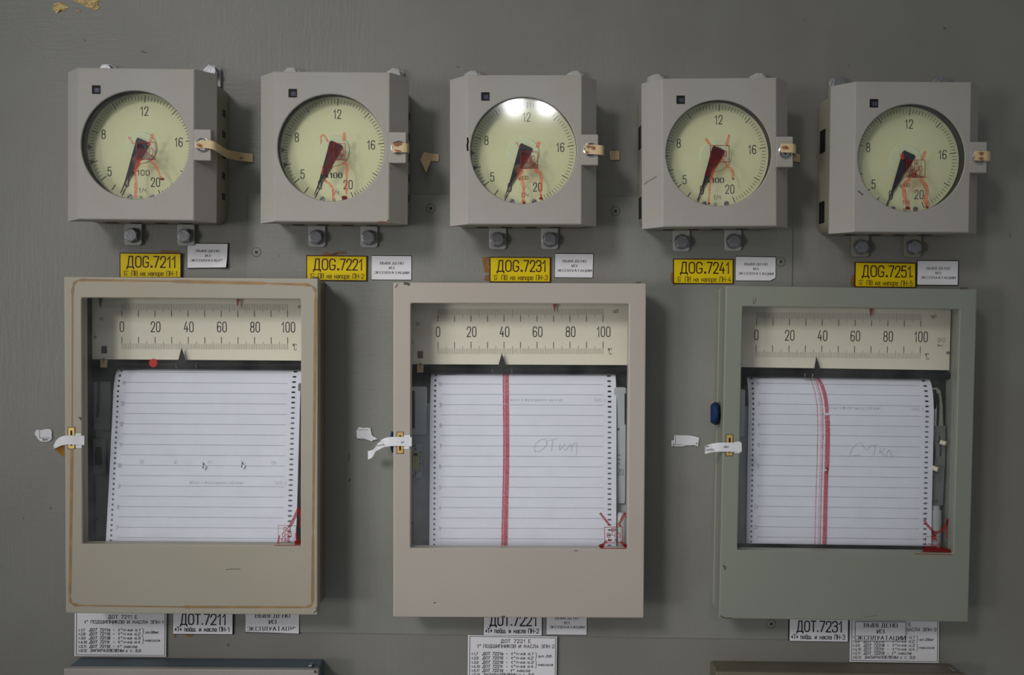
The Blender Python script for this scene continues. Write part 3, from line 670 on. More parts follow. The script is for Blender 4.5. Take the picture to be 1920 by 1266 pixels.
WASH = [[(528,600),(560,592),(600,625),(632,640),(634,660),(580,662),(524,664),(518,640)],
        [(498,552),(540,560),(570,574),(560,610),(592,640),(592,664),(540,662),(500,730),(470,775),(462,760),(480,660),(490,590)],
        [(528,606),(560,590),(590,600),(600,640),(626,660),(624,682),(560,684),(526,678),(520,640)],
        [(562,548),(600,556),(625,575),(606,640),(560,690),(520,740),(510,720),(535,640),(548,580)],
        [(636,606),(668,604),(664,640),(700,690),(738,700),(740,706),(640,706),(634,660)]]
SEALS = [
 dict(o=(90,90), drip=[([(480,528),(510,572)],15),([(622,508),(612,545),(595,580)],18),([(560,655),(525,690),(515,740),(522,800),(518,890)],22),([(600,660),(640,700),(660,740),(672,780)],15)],
      sq=(525,636,560,662), txt=[('10',600,640,46)], blob=[(678,778,14)]),
 dict(o=(460,90), drip=[([(447,572),(450,522),(468,515),(492,562)],13),([(588,500),(586,555)],19),([(470,785),(510,815),(525,850),(522,904)],15),([(585,672),(606,705),(600,780),(598,872)],18),([(458,700),(457,750)],9)],
      sq=(525,593,567,665), txt=[('О',572,640,46)], blob=[(590,888,18)]),
 dict(o=(810,100), drip=[([(498,525),(520,560)],10),([(636,522),(625,562)],24),([(540,690),(512,735),(538,760),(546,800),(540,888)],22),([(610,690),(652,720),(645,800),(648,860)],18)],
      sq=(525,628,585,683), txt=[('ШО',580,650,40),('7',600,678,20)], blob=[(648,862,13),(548,888,10)]),
 dict(o=(1160,100), drip=[([(515,505),(545,548)],18),([(658,483),(640,552)],20),([(566,660),(555,720),(540,800),(535,895)],15),([(610,620),(650,670),(682,700),(678,745)],15)],
      sq=(545,655,547,645), txt=[('О',632,612,34)], blob=[(680,746,7),(536,892,8)]),
 dict(o=(1500,110), drip=[([(600,562),(612,600)],22),([(745,548),(725,598)],26),([(655,712),(612,750),(620,810),(640,888)],24),([(710,712),(746,750),(756,790),(742,830),(756,882)],26)],
      sq=(632,742,602,705), txt=[('0ШО',690,668,32),('ЦЖ-7',690,698,20),('00',690,630,18)], blob=[(640,888,15),(754,882,11)]),
]
GLAB = ['pale grey dial gauge above the yellow 7211 sign, sealed by a long tape tail',
        'pale grey dial gauge above the yellow 7221 sign, chipped at its lower right corner',
        'pale grey dial gauge above the yellow 7231 sign, two lamps mirrored in its glass',
        'pale grey dial gauge above the yellow 7241 sign, dark scratch on its left chamfer',
        'slightly tilted pale grey dial gauge above the yellow 7251 sign']
gauges = []
for i, fr in enumerate(GF):
    g = make_gauge(i, fr); tag(g, GLAB[i], 'gauge', 'round dial gauges in the upper row'); gauges.append(g)
# local wear on single gauges
def mark(parent, fr, pts, d, wd_, mat='chip', name='scratch'):
    m = MB().ribbon(pts, wd_, fr.fn(d)); return obj(name, m, M[mat], parent)
mark(gauges[1], GF[1], [(707,416.6),(716,415.4),(724,417),(729,412)], GD+.0002, 2.2, 'rust', 'paint_chip')
mark(gauges[4], GF[4], [(1609,358),(1614,362),(1618,366)], GD+.0002, 2.5)
mark(gauges[2], GF[2], [(876.5,258),(877.5,266),(876,272),(877,283)], GD+.0002, 3, 'black', 'worn_edge')
def on_left_chamfer(fr, x, y):
    f = (x-1201.5)/(1241.5-1201.5); return fr.loc(x, y, .0472 + (GD-.0462)*f)
m = MB().ribbon([(1207,346),(1214,340),(1222,336),(1231,330)], 1.0, lambda x, y: on_left_chamfer(GF[3], x, y)); obj('scratch', m, M['chip'], gauges[3])

# ================================================================== CHART RECORDERS
RD = .052
RC = [[(119.9,521),(597.3,523.4),(596.5,1151.5),(120.2,1149.5)], [(738.3,529.3),(1211.3,531.8),(1207.8,1159),(736,1158.3)],
      [(1361.2,536),(1832,542.5),(1816.6,1167),(1346.8,1160)]]
R0 = Frame(RC[1], RD)
RF = [Frame(c, RD, R0) for c in RC]
Lr = R0.loc; v_ = U*(1-RD)
SCD, CHD = .0135, .0165                  # scale plate and chassis depth
PROF = [(690,.0035),(700,.0050),(706,.0085),(714,.0118),(728,.0150),(745,.0170),(765,.0182),(1045,.0255)]
def pdepth(y):
    if y <= PROF[0][0]: return PROF[0][1]
    for (a, da), (b, db) in zip(PROF, PROF[1:]):
        if a <= y <= b:
            t = (y-a)/(b-a); return da + (db-da)*t
    return PROF[-1][1]
PXL, PXR = Lr(806, 850, .02).x, Lr(1155.5, 850, .02).x
def PS(px, py, off=0):
    """point on the chart paper: px in reference pixels as if at depth .02"""
    t = (px-806)/(1155.5-806); d = pdepth(py)+off
    return (PXL+(PXR-PXL)*t, -d, Lr(980, py, pdepth(py)).z)

def door_mesh(x0, x1, z0, z1, w, d, th):
    """w = window rect; front at depth d, thickness th"""
    e = .0009
    return MB().loft([rrect(w[0],w[1],w[2],w[3],.0016,-d+th), rrect(w[0],w[1],w[2],w[3],.0016,-d+.0011), rrect(w[0]-.0003,w[1]+.0003,w[2]-.0003,w[3]+.0003,.0018,-d+.0004),
        rrect(w[0]-e,w[1]+e,w[2]-e,w[3]+e,.0022,-d), rrect(x0+.0012,x1-.0012,z0+.0012,z1-.0012,.0008,-d), rrect(x0+.0004,x1-.0004,z0+.0004,z1-.0004,.0010,-d+.0003),
        rrect(x0,x1,z0,z1,.0012,-d+.0012), rrect(x0,x1,z0,z1,.0012,-d+th), rrect(x0+.006,x1-.006,z0+.006,z1-.006,.0012,-d+th)])

HOURS = [(726.5, [14,13,12,11,10,9,8,7]), (720.5, [10,9,8,7,6,5,4,3]), (713.5, [6,5,4,3,2,1,24,23,22])]
def make_recorder(i, fr):
    g = fr.root('chart_recorder')
    PROF[-1] = (1045, (.0375, .0255, .0205)[i])        # how far each chart bellies out at its foot
    dm = M[('door_a','door_b','door_c')[i]]; bm_ = M[('body_a','body_a','body_c')[i]]
    x0, x1, z0, z1 = Lr(737.2,840,RD).x, Lr(1209.6,840,RD).x, Lr(974,1158.6,RD).z, Lr(974,530.5,RD).z
    win = (Lr(770,800,RD).x, Lr(1178,800,RD).x, Lr(974,1029,RD).z, Lr(974,569.5,RD).z)
    TH = .0125
    obj('door', door_mesh(x0, x1, z0, z1, win, RD, TH), dm, g)
    # case: stepped hollow box
    a0, a1, c0, c1 = x0+3*v_, x1-5*v_, z0+4*v_, z1-3*v_
    k = 7*v_; s1 = -RD+TH+.0016
    R = lambda e, y: rrect(a0+e, a1-e, c0+e, c1-e, .002, y)
    m = MB().loft([R(0,-.0016), R(0,-.0150), R(2*v_,-.0158), R(2*v_,-.0185), R(0,-.0193), R(0,s1+.004), R(2.5*v_,s1+.0032), R(2.5*v_,s1-.0012), R(k,s1-.0012), R(k,-.0022)], False, True)
    case = obj('case_body', m, bm_, g)
    m = MB().loft([R(k+.0002,-.0022-.0002), R(k+.0002,-.0030)], True, True)
    obj('back_panel', m, M['black_box'], case)
    m = MB().box(x1-8*v_-6*v_, x1-8*v_+2*v_, -.040, -.030, z1-1*v_, z1+4*v_)
    obj('hinge_pin', m, M['dirty_metal'], g, bevel=.0006)
    # glass
    m = MB().loft([rrect(win[0]-.001,win[1]+.001,win[2]-.001,win[3]+.001,.001,-RD+.0052), rrect(win[0]-.001,win[1]+.001,win[2]-.001,win[3]+.001,.001,-RD+.0036)], True, True)
    # frame groove holds the pane, pane stays inside the opening
    m = MB().loft([rrect(win[0]+.0002,win[1]-.0002,win[2]+.0002,win[3]-.0002,.001,-RD+.0052), rrect(win[0]+.0002,win[1]-.0002,win[2]+.0002,win[3]-.0002,.001,-RD+.0036)], True, True)
    obj('door_glass', m, M['dglass'], g)
    # black beam and head room behind the scale
    m = MB().tube([(Lr(766,695,.010).x, -.0095, Lr(970,694,.010).z), (Lr(1188,695,.010).x, -.0095, Lr(970,694,.010).z)], .0042, 16)
    beam = obj('guide_beam', m, M['black'], g, smooth=True)
    # scale plate
    sx0, sx1, sz0, sz1 = Lr(765.5,620,SCD).x, Lr(1187,620,SCD).x, Lr(974,684,SCD).z, Lr(974,556,SCD).z
    m = MB().box(sx0, sx1, -SCD, -SCD+.0012, sz0, sz1)
    sp = obj('scale_plate', m, M['scale'], g, bevel=.0003)
    SF = lambda x, y: (lambda p: (p.x, -SCD-.00012, p.z))(Lr(x, y, SCD))
    X = lambda v: 821.3 + 3.093*v
    yo = lambda v: .03*v*0
    m = MB()
    for v in range(0, 101):
        x = X(v)
        if v % 10 == 0:
            m.ribbon([(x, 592),(x, 603.5)], 1.35, SF); m.ribbon([(x, 641),(x, 653)], 1.35, SF)
            m.ribbon([(x, 579),(x, 592)], .55, SF); m.ribbon([(x, 653),(x, 664)], .55, SF)
        elif v % 5 == 0:
            m.ribbon([(x, 579),(x, 595)], .6, SF); m.ribbon([(x, 649),(x, 664)], .6, SF)
        else:
            m.ribbon([(x, 579),(x, 591)], .5, SF); m.ribbon([(x, 653.5),(x, 664)], .5, SF)
    tag(obj('scale_ticks', m, M['ink_soft'], sp), kind='stuff')
    m = MB()
    for v, s_ in ((0,'0'),(20,'20'),(40,'40'),(60,'60'),(80,'80'),(100,'100')):
        m = MB(); write(m, s_, X(v)+(1 if v else 0), 631.5, 18.5, SF, cond=.62, sp=2.1, sw=1.7, align='c'); obj('scale_number', m, M['ink'], sp)
    m = MB()
    write(m, '°C', 1140, 665, 11.5, SF, cond=.62, sp=.8, sw=.9)
    write(m, '0,5', 780, 610, 5, SF, cond=.8, sp=1.2, sw=.65)
    write(m, 'гр21', 1150, 586, 5.5, SF, cond=.8, sp=1.2, sw=.75)
    if i == 2: write(m, 'ОМ2', 1163, 632, 8, SF, cond=.8, sp=1.2, sw=.5); write(m, 'Ген 4'.replace('Г','П').replace('н','н'), 1163, 640, 4, SF, cond=.8, sp=1.2, sw=.5)
    obj('lettering', m, M['ink'], sp)
    p = Lr(788, 665.5, SCD)
    m = MB().box(p.x-5.5*v_, p.x+5.5*v_, -SCD-.0002, -SCD-.00005, p.z-7*v_, p.z+7.5*v_)
    m.box(p.x-1*v_, p.x+4*v_, -SCD-.0004, -SCD-.0001, p.z-5*v_, p.z+2*v_, 1)
    obj('range_window', m, [flat('range_window_dark', (84, 64, 56) if i == 1 else (46, 44, 40), .5), M['maroon'] if i == 1 else M['black']], sp)
    if i != 2:
        p = Lr(788, 690, .014)
        m = MB().cyl((p.x, p.z), 6*v_, -.0150, -.0158, 16); m.box(p.x-6*v_, p.x+6*v_, -.0160, -.0120, p.z-9*v_, p.z+6*v_, 0)
        rr = obj('range_drum', m, M['tape'], g, bevel=.0006)
        m = MB(); write(m, '7', 788, 689.5, 8, lambda x, y: (lambda q: (q.x, -.0164, q.z))(Lr(x, y, .0162)), cond=.7, sw=1, align='c'); obj('lettering', m, M['ink'], rr)
    def scrw(px, py, d, r=3.4, mat='steel', par=None, f=None):
        q = (f or R0).loc(px, py, d)
        m = MB().cyl((q.x, q.z), r*v_, -d+.0006, -d-.0003, 14, r1=r*.85*v_); m.box(q.x-r*.8*v_, q.x+r*.8*v_, -d-.0004, -d-.0002, q.z-.5*v_, q.z+.5*v_, 1)
        return obj('screw', m, [M[mat], M['dark']], par or g)
    scrw(1183, 652, SCD, 4.2, 'steel_paint', sp); scrw(771.5, 642, SCD, 3.6, 'steel_paint', sp)
    # limit markers hanging from the top
    for px, mt in ((1040.5 if i < 2 else 1035, 'red'), (771.5 if i == 1 else 784, 'green')):
        if i == 2 and mt == 'green': continue
        a, b, c = Lr(px-4.5, 565, SCD+.003), Lr(px+4.5, 565, SCD+.003), Lr(px-1, 586 if mt == 'red' else 588, SCD+.003)
        m = MB().prism([(a.x,a.z),(b.x,b.z),(c.x,c.z)], -SCD-.0028, -SCD-.0036); obj('limit_marker', m, M[mt], g)
    if i == 0:
        q = Lr(880, 690, .0150); m = MB().tube([(q.x, -.0120, q.z), (q.x, -.0150, q.z)], 8.5*v_, 18); obj('signal_lamp', m, M['redlamp'], g, bevel=.0008)
    # pointer and carriage
    tip = [(939.5+ -4.5, 661), (941, 662), (932.8, 661.5)][i]
    q = Lr(tip[0], tip[1], SCD+.004); b1 = Lr(tip[0]-7.3, 688, SCD+.004); b2 = Lr(tip[0]+7.8, 688, SCD+.004)
    if i == 2: b1, b2 = Lr(tip[0]-4.5, 693, SCD+.004), Lr(tip[0]+9.8, 693, SCD+.004)
    m = MB().prism([(q.x,q.z),(b1.x,b1.z),((b1.x+b2.x)/2, b1.z-3*v_),(b2.x,b2.z)], -SCD-.0035, -SCD-.0043)
    pt = obj('pointer', m, M['black'], g)
    cz = Lr(0, 690, SCD+.002).z
    if i != 2:
        xx0, xx1 = Lr(tip[0]-(18 if i else 12), 690, SCD+.002).x, Lr(tip[0]+(19 if i else 26), 690, SCD+.002).x
        for xx in (xx0, xx1):
            m = MB().tube([(xx, -SCD-.001, cz+5*v_), (xx-.6*v_, -SCD-.0025, cz+1*v_), (xx, -SCD-.001, cz-6*v_)], .8*v_, 8); obj('carriage_wire', m, M['chrome'], pt, smooth=True)
        m = MB().box(xx0, xx1, -SCD-.001, -SCD+.002, cz-6*v_, cz+3*v_); obj('carriage', m, M['black'], pt, bevel=.0006)
    else:
        m = MB().box(q.x-22*v_, q.x-2*v_, -SCD-.001, -SCD+.002, cz-9*v_, cz-1*v_); obj('carriage', m, M['black'], pt, bevel=.0006)
        for dx in (-19, -4):
            m = MB().tube([(q.x+dx*v_, -SCD-.0012, cz-1*v_), (q.x+(dx-2)*v_, -SCD-.0022, cz-6*v_), (q.x+(dx-1)*v_, -SCD-.0012, cz-9*v_)], .5*v_, 6); obj('carriage_wire', m, M['chrome'], pt)
    # chassis plates either side of the paper
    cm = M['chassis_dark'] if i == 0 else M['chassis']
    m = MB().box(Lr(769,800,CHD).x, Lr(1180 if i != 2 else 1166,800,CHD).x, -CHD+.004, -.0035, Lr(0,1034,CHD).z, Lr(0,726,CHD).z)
    ch = obj('chassis', m, cm, g, bevel=.0008)
    for xa, xb, ya, yb in ((770, 802, 722, 812), (1156, 1179, 722, 940)):
        if i == 2 and xa > 1000: continue
        m = MB().loft([rrect(Lr(xa,0,CHD).x, Lr(xb,0,CHD).x, Lr(0,yb,CHD).z, Lr(0,ya,CHD).z, 4*v_, -.011), rrect(Lr(xa,0,CHD).x, Lr(xb,0,CHD).x, Lr(0,yb,CHD).z, Lr(0,ya,CHD).z, 4*v_, -CHD)], True, True)
        side = obj('side_bracket', m, cm, ch, bevel=.0005)
    CF = lambda x, y: (lambda p: (p.x, -CHD-.0002, p.z))(Lr(x, y, CHD))
    sl = [((775.5,733),(775.5,803))] + ([((1173.5,738),(1173.5,796))] if i != 2 else [])
    if i == 0: sl = [((780,724),(779,760),(776.5,792)), ((1173.5,738),(1173.5,796))]
    for pts in sl:
        m = MB(); P3 = [Lr(x, y, CHD) for x, y in pts]
        m.tube([(p.x, -CHD-.0001, p.z) for p in P3], 2.6*v_, 8); obj('slot', m, M['dark'], ch)
    # paper roller
    rz = Lr(0, 737, .015).z; prof = []
    for k2 in range(11):
        t = math.radians(90 - 180*k2/10); prof.append((-.0035 - .0112*math.cos(t), rz + 15.2e-3*math.sin(t)))
    xa, xb = Lr(790, 740, .015).x, Lr(1163.5, 740, .015).x
    m = MB().loft([[(xa, y, z) for y, z in prof], [(xb, y, z) for y, z in prof]], True, True)
    obj('paper_roller', m, M['black'], g, smooth=True)
    # switch plate on the left
    q0, q1 = Lr(768.5, 896, CHD+.001), Lr(792, 832, CHD+.001)
    m = MB().box(q0.x, q1.x, -CHD+.006, -CHD-.001, q0.z, q1.z)
    sw_ = obj('switch_plate', m, cm, g, bevel=.0003)
    q2, q3 = Lr(772.8, 881, CHD+.002), Lr(785, 847, CHD+.002)
    m = MB().box(q2.x, q3.x, -CHD-.0005, -CHD-.0013, q2.z, q3.z, 0)
    m.box(q2.x+.5*v_, q3.x-.5*v_, -CHD-.0010, -CHD-.0034, q2.z+.5*v_, q3.z-9*v_, 1); m.box(q2.x+2*v_, q3.x-2*v_, -CHD-.0010, -CHD-.0016, q3.z-8*v_, q3.z-4*v_, 2)
    obj('switch_rocker', m, [M['ivory_dull'] if i else M['black'], M['ivory_dull'] if i else M['black'], M['dark']], sw_, bevel=.0003)
    scrw(779, 842, CHD+.001, 2.4, 'steel', sw_); scrw(779, 887, CHD+.001, 2.8, 'steel', sw_)
    if i == 1:
        m = MB(); SFW = lambda x, y: (lambda p: (p.x, -CHD-.00115, p.z))(Lr(x, y, CHD+.001))
        write(m, 'ВКЛ', 772, 838.5, 5, SFW, cond=.75, sp=1.3, sw=.6)
        write(m, 'ОТКЛ', 769.5, 894.5, 4.6, SFW, cond=.75, sp=1.3, sw=.6)
        for q_, c_ in enumerate('ЗАПИСЬ'): write(m, c_, 787, 851+q_*6.9, 4.8, SFW, cond=.75, sw=.6)
        obj('lettering', m, M['ink'], sw_)
    if i != 2:
        scrw(1159, 805, CHD, 3.2, 'steel', ch); scrw(1174, 940, CHD, 3.4, 'steel', ch); scrw(773, 981, .0125, 2.6, 'black', ch)
        if i == 1:
            m = MB(); write(m, '20', 1158, 891, 11, CF, cond=.7, sp=1.6, sw=.7)
            for q_ in range(3): write(m, 'имапом'[q_:q_+3], 1157, 855+q_*8, 3.5, CF, cond=.9, sw=.4)
            obj('lettering', m, M['ink_soft'], ch)
        q0, q1 = Lr(1153, 1030, .019), Lr(1177, 961, .019)
        m = MB().tube([((q0.x+q1.x)/2, -.017, q0.z), ((q0.x+q1.x)/2, -.017, q1.z-6*v_), ((q0.x+q1.x)/2, -.017, q1.z-2*v_), ((q0.x+q1.x)/2, -.017, q1.z)], [12*v_, 12*v_, 9*v_, 8*v_], 20)
        obj('ink_bottle', m, M['bottle'], g, smooth=True)
    else:
        f = fr
        # speed bracket with curved slots and ivory levers, ink bottle below
        def pl(pts, d0, d1): 
            P3 = [f.loc(x, y, d1) for x, y in pts]; return MB().prism([(p.x, p.z) for p in P3], -d0, -d1)
        m = pl([(1741,728),(1758,727),(1764,733),(1768,760),(1769,800),(1740,800)], .006, .0115); br = obj('side_bracket', m, M['body_c'], g, bevel=.0005)
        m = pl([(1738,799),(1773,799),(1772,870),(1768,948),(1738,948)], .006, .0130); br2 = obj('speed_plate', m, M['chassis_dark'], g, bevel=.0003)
        for pts, d, r in (([(1757,738),(1759,752),(1758.5,775),(1757,798)], .0116, 2.4), ([(1746,812),(1751,835),(1751,860),(1744,890),(1749,896)], .0131, 2.8), ([(1761,818),(1764,840),(1763,856)], .0131, 1.4)):
            P3 = [f.loc(x, y, d) for x, y in smooth_line(pts, 2)]
            m = MB().tube([tuple(p) for p in P3], r*v_, 8); obj('slot', m, M['dark'], br2)
        for (xa, ya), (xb, yb) in (((1763,829),(1774,832)), ((1748,877),(1759,881))):
            A_, B_ = f.loc(xa, ya, .0185), f.loc(xb, yb, .0225)
            v1 = A_.lerp(B_, .5)
            m = MB().tube([A_, A_.lerp(B_, .15), v1, A_.lerp(B_, .85), B_], [4*v_, 5.2*v_, 4.4*v_, 5*v_, 4*v_], 14); lv = obj('lever_knob', m, M['ivory'], g, smooth=True)
            m = MB().tube([A_ + Vector((0, .006, 0)), A_], 1.5*v_, 8); obj('lever_stem', m, M['dark'], lv)
        sfw = lambda x, y: f.loc(x, y, .01315)
        m = MB(); write(m, '60', 1754, 818, 7, sfw, cond=.8, sw=.6); write(m, '·20', 1757, 901, 6, sfw, cond=.8, sw=.6)
        for q_ in range(3): write(m, 'масло н'[q_:q_+5], 1742, 917+q_*6, 3.2, sfw, cond=1, sw=.35)
        obj('lettering', m, M['ink_soft'], br2)
        scrw(1756, 940, .0132, 3.4, 'steel', br2, f); scrw(1779, 937, .0060, 2.8, 'black', g, f)
        a_, b_ = f.loc(1756, 1038, .019), f.loc(1759, 950, .019)
        cx = (a_.x+b_.x)/2
        m = MB().tube([(cx, -.0108, a_.z), (cx, -.0108, b_.z-22*v_), (cx, -.0108, b_.z-12*v_), (cx, -.0108, b_.z-9*v_), (cx, -.0108, b_.z-8*v_), (cx, -.0108, b_.z)], [13.5*v_, 14*v_, 13.5*v_, 12.5*v_, 10.5*v_, 10*v_], 24)
        obj('ink_bottle', m, M['bottle'], g, smooth=True)
    # chart paper
    ys = [690, 696, 700, 703, 706, 710, 714, 720, 728, 736, 745, 755, 765] + list(range(790, 1046, 15))
    nx = 14; m = MB(); rows = []
    for y in ys:
        rows.append([PS(806 + (1155.5-806)*k/nx, y, .0003*math.sin(k*1.7+y*.02)*min(1, max(0, (y-760)/100))) for k in range(nx+1)])
    m.loft(rows, closed=False)
    pp = obj('chart_paper', m, M['paper'], g, smooth=True)
    base, hrs = HOURS[i]
    lines = []; y = base - 38.7
    m = MB()
    k3 = 0; y = base - 19.3
    while y < 1034:
        yy = 704 if y < 704 else y
        if y > 702: m.ribbon([(826 + (1131-826)*t/10, yy) for t in range(11)], .8, lambda a, b: PS(a, b, .00045))
        y += 19.3
    tag(obj('ruled_lines', m, M['ink_line'], pp), kind='stuff')
    m = MB()
    for q_, hh in enumerate(hrs): write(m, str(hh), 827, base + q_*38.7 + 4, 7, lambda a, b: PS(a, b, .00045), cond=.75, sp=1.4, sw=.75, align='r')
    obj('lettering', m, M['ink_line'], pp)
    m = MB(); y = 704.5
    while y < 1030:
        mi = 0 if y < 764 else 1
        m.add([PS(815 + 1.9*math.cos(t*math.pi/4), y + 2.1*math.sin(t*math.pi/4), .00045) for t in range(8)], [tuple(range(8))], mi)
        m.add([PS(1142.5 + dx, y + 1.5*dy, .00045) for dx, dy in ((-2.6,-1),(2.6,-1),(3.5,0),(2.6,1),(-2.6,1),(-3.5,0))], [tuple(range(6))], mi)
        y += 9.62
    tag(obj('perforations', m, [flat('hole_black', (30, 32, 38), .8), flat('hole_grey', (104, 110, 120), .8)], pp), kind='stuff')
    PF = lambda a, b: PS(a, b, .0005)
    m = MB(); m2 = MB()
    if i == 1:
        L1 = lambda x: [(x, 700), (x+.6, 760), (x+2, 860), (x-.5, 960), (x-1.5, 1032)]
        m.ribbon(smooth_line(L1(949.8)), 7.0, PF); m.ribbon(smooth_line(L1(943)), 2.6, PF); m2.ribbon(smooth_line(L1(945.4)), 3.5, PF)
    if i == 2:
        o = 976 - 1569.5
        q = lambda x: (x-1568)*1.02 + 980.5
        m.ribbon([(q(x), y) for x, y in smooth_line([(1529,700),(1534,712),(1540,740),(1542,768)])], 7, PF)
        m.ribbon([(q(x), y) for x, y in smooth_line([(1542,772),(1544,800),(1543.5,880),(1542.5,874)])][:-3], 9, PF)
        m.ribbon([(q(x), y) for x, y in smooth_line([(1542.5,878),(1542,920),(1541.5,1030)])], 8, PF)
        for dx, w3 in ((-18, 2), (-12, 1.2), (-8.5, 3)):
            m2.ribbon([(q(x+dx), y) for x, y in smooth_line([(1533,700),(1537,722),(1541.5,750),(1543.5,800),(1543,880),(1542,920),(1541.5,1030)])], w3, PF)
    if i: obj('pen_trace', m, M['trace'], pp); obj('pen_trace', m2, M['trace_soft'], pp)
    # pencil and show-through writing
    m = MB()
    if i == 1:
        for pts in ([(1003,848),(1001,836),(1012,824),(1024,823),(1026,834),(1012,847),(1003,846)], [(1026,826),(1038,824),(1045,822)], [(1036,825),(1034,846)], [(1050,832),(1048,846),(1054,838),(1060,832)], [(1054,838),(1060,846),(1066,836),(1070,832),(1072,846)], [(1072,836),(1080,828),(1082,834),(1080,853)]):
            m.ribbon(smooth_line(pts), .8, PF)
    if i == 2:
        for pts in ([(997,850),(1000,838),(1010,826),(1020,822)], [(1020,824),(1030,840),(1038,826)], [(1040,828),(1052,826)], [(1046,827),(1044,846)], [(1056,830),(1054,846),(1064,832)], [(1056,838),(1064,848)], [(1066,848),(1072,832),(1078,850)], [(1004,848),(1018,846)]):
            m.ribbon(smooth_line(pts), .8, PF)
    if i: obj('pencil_note', m, M['pencil'], pp)
    m = MB(); yb = {0: 915, 1: 752, 2: 760}[i]
    mir = lambda a, b: PS(2*950-a, b, .00045)
    write(m, 'лента для потенциометров и мостов', 845, yb, 5, mir, cond=.95, sp=1.4, sw=.8)
    write(m, '№ 2048', 765, yb, 5, mir, cond=.95, sp=1.4, sw=.8)
    if i == 0:
        for x, s_ in ((862,'20'),(925,'40'),(988,'60'),(1050,'80'),(1105,'100')): write(m, s_, x, 878, 6, PF, cond=.8, sw=.8)
    obj('show_through_print', m, M['ghost'], pp)
    if i == 0:
        for x, y in ((977, 868), (1049, 866)):
            m = MB(); m.blob([(x, y),(x+1.5, y+6),(x+3.5, y+9),(x+5, y+14),(x+1, y+19),(x+2.5, y+11)], PF, 0)
            m.add([PS(x+3, y+12, .0006), PS(x+8, y+14, .0016), PS(x+7, y+20, .0018), PS(x+4, y+21, .0006)], [(0,1,2,3)], 1)
            obj('tear', m, [M['dark'], M['tag']], pp)
    yb_ = [1027.3, 1025.3, 1017.5][i]
    q0, q1 = Lr(772, 1042, .029), Lr(1160, yb_, .029)
    m = MB().box(q0.x, q1.x, -.0290, -.0262, q0.z, q1.z); obj('foot_dark_bar', m, M['black'], g, bevel=.0006)  # black bar put in as the interior's dark band under the paper
    # lock plate in the left stile
    q0, q1 = Lr(744, 850.5, RD), Lr(756.7, 810.5, RD)
    m = MB().loft([rrect(q0.x-.0004,q1.x+.0004,q0.z-.0004,q1.z+.0004,.0005,-RD-.00008,3), rrect(q0.x,q1.x,q0.z,q1.z,.0006,-RD-.0001,3)], mi=1)
    m.loft([rrect(q0.x+.0002,q1.x-.0002,q0.z+.0002,q1.z-.0002,.0006,-RD-.0001,3), rrect(q0.x+.0003,q1.x-.0003,q0.z+.0003,q1.z-.0003,.0006,-RD-.0006,3)], False, True)
    xm = (q0.x+q1.x)/2; m.box(xm-1.7*v_, xm+1.7*v_, -RD-.0007, -RD-.0005, q0.z+6*v_, q1.z-6*v_, 1)
    obj('lock_plate', m, [M['brass'], M['dark']], g)
    # seal stamp on the glass
    GF_ = lambda dd=0: (lambda x, y: fr.loc(x, y, RD-.0032+dd))
    m = MB(); ms = MB(); mbk = MB()
    if i == 1:
        ms.ribbon([(1133.5,989),(1167,988),(1167.5,1017.5),(1134,1018.5)], 1.5, GF_(.0002), closed=True)
        write(ms, '99', 1150, 997, 6, GF_(.0002), cond=.9, sw=1.7, align='c'); write(ms, '0Ч0', 1150.5, 1008, 8.5, GF_(.0002), cond=1.1, sp=3, sw=1.5, align='c'); write(ms, 'КУ Я', 1148, 1015.5, 5, GF_(.0002), cond=1, sw=1.1, align='c')
        for pts, w3 in (([(1125,962),(1133,972),(1143,985)], 4.5), ([(1172,962),(1165,975),(1160,986)], 5), ([(1138,1014),(1130,1022),(1127,1027)], 5), ([(1164,1016),(1171,1023),(1174,1027)], 5)):
            m.ribbon(smooth_line(pts), w3, GF_())
        ms.ribbon([(1172,963),(1175,971)], 1.4, GF_(.0002))
        for x, y, r in ((1128,1024,5),(1172,1023,4),(1163,986,2)): mbk.blob([(x+r*math.cos(t*.63)*random.uniform(.8,1.2), y+r*math.sin(t*.63)*.8) for t in range(10)], GF_(.0001))
        rim = [(1126,1028.5),(1177,1028.5)]
    elif i == 0:
        ms.ribbon([(522,985.5),(555,986),(555.5,1016),(522,1017)], 1.0, GF_(.0002), closed=True)
        write(ms, '99', 538, 997, 8, GF_(.0002), cond=1.1, sw=1.5, align='c'); write(ms, 'ОМО', 538, 1007, 8, GF_(.0002), cond=.9, sw=1.5, align='c'); write(ms, 'КЖЯ', 535, 1015, 6, GF_(.0002), cond=1, sw=1.3, align='c')
        for pts, w3 in (([(544,986),(552,972),(560,953)], 6), ([(556,1000),(556,1012),(563,1018)], 4), ([(524,1004),(521,1020)], 3), ([(563,956),(563,990)], 2.4)):
            m.ribbon(smooth_line(pts), w3, GF_())
        mbk.blob([(552,1014),(565,1014),(565,1023),(553,1023)], GF_(.0001)); rim = [(514,1023),(564,1023)]
    else:
        ms.ribbon([(1735.5,1030),(1735.5,1010),(1736,1006.5),(1762,1007)], 1.0, GF_(.0002)); write(ms, '93', 1753, 1016, 5.5, GF_(.0002), cond=1, sw=1.3, align='c'); write(ms, '0УМ0', 1751, 1029, 9, GF_(.0002), cond=.8, sw=1.4, align='c')
        for pts, w3 in (([(1733,975),(1738,985),(1750,996),(1752,1006)], 5), ([(1777,972),(1775,985),(1765,996),(1755,1000)], 5), ([(1776,975),(1775,1010)], 3), ([(1752,996),(1751,1012)], 10)):
            m.ribbon(smooth_line(pts), w3, GF_())
        mbk.blob([(1732,1026),(1745,1028),(1765,1026),(1782,1030),(1786,1040),(1740,1040),(1712,1037),(1730,1034)], GF_(.0001)); rim = [(1715,1038.5),(1786,1040.5)]
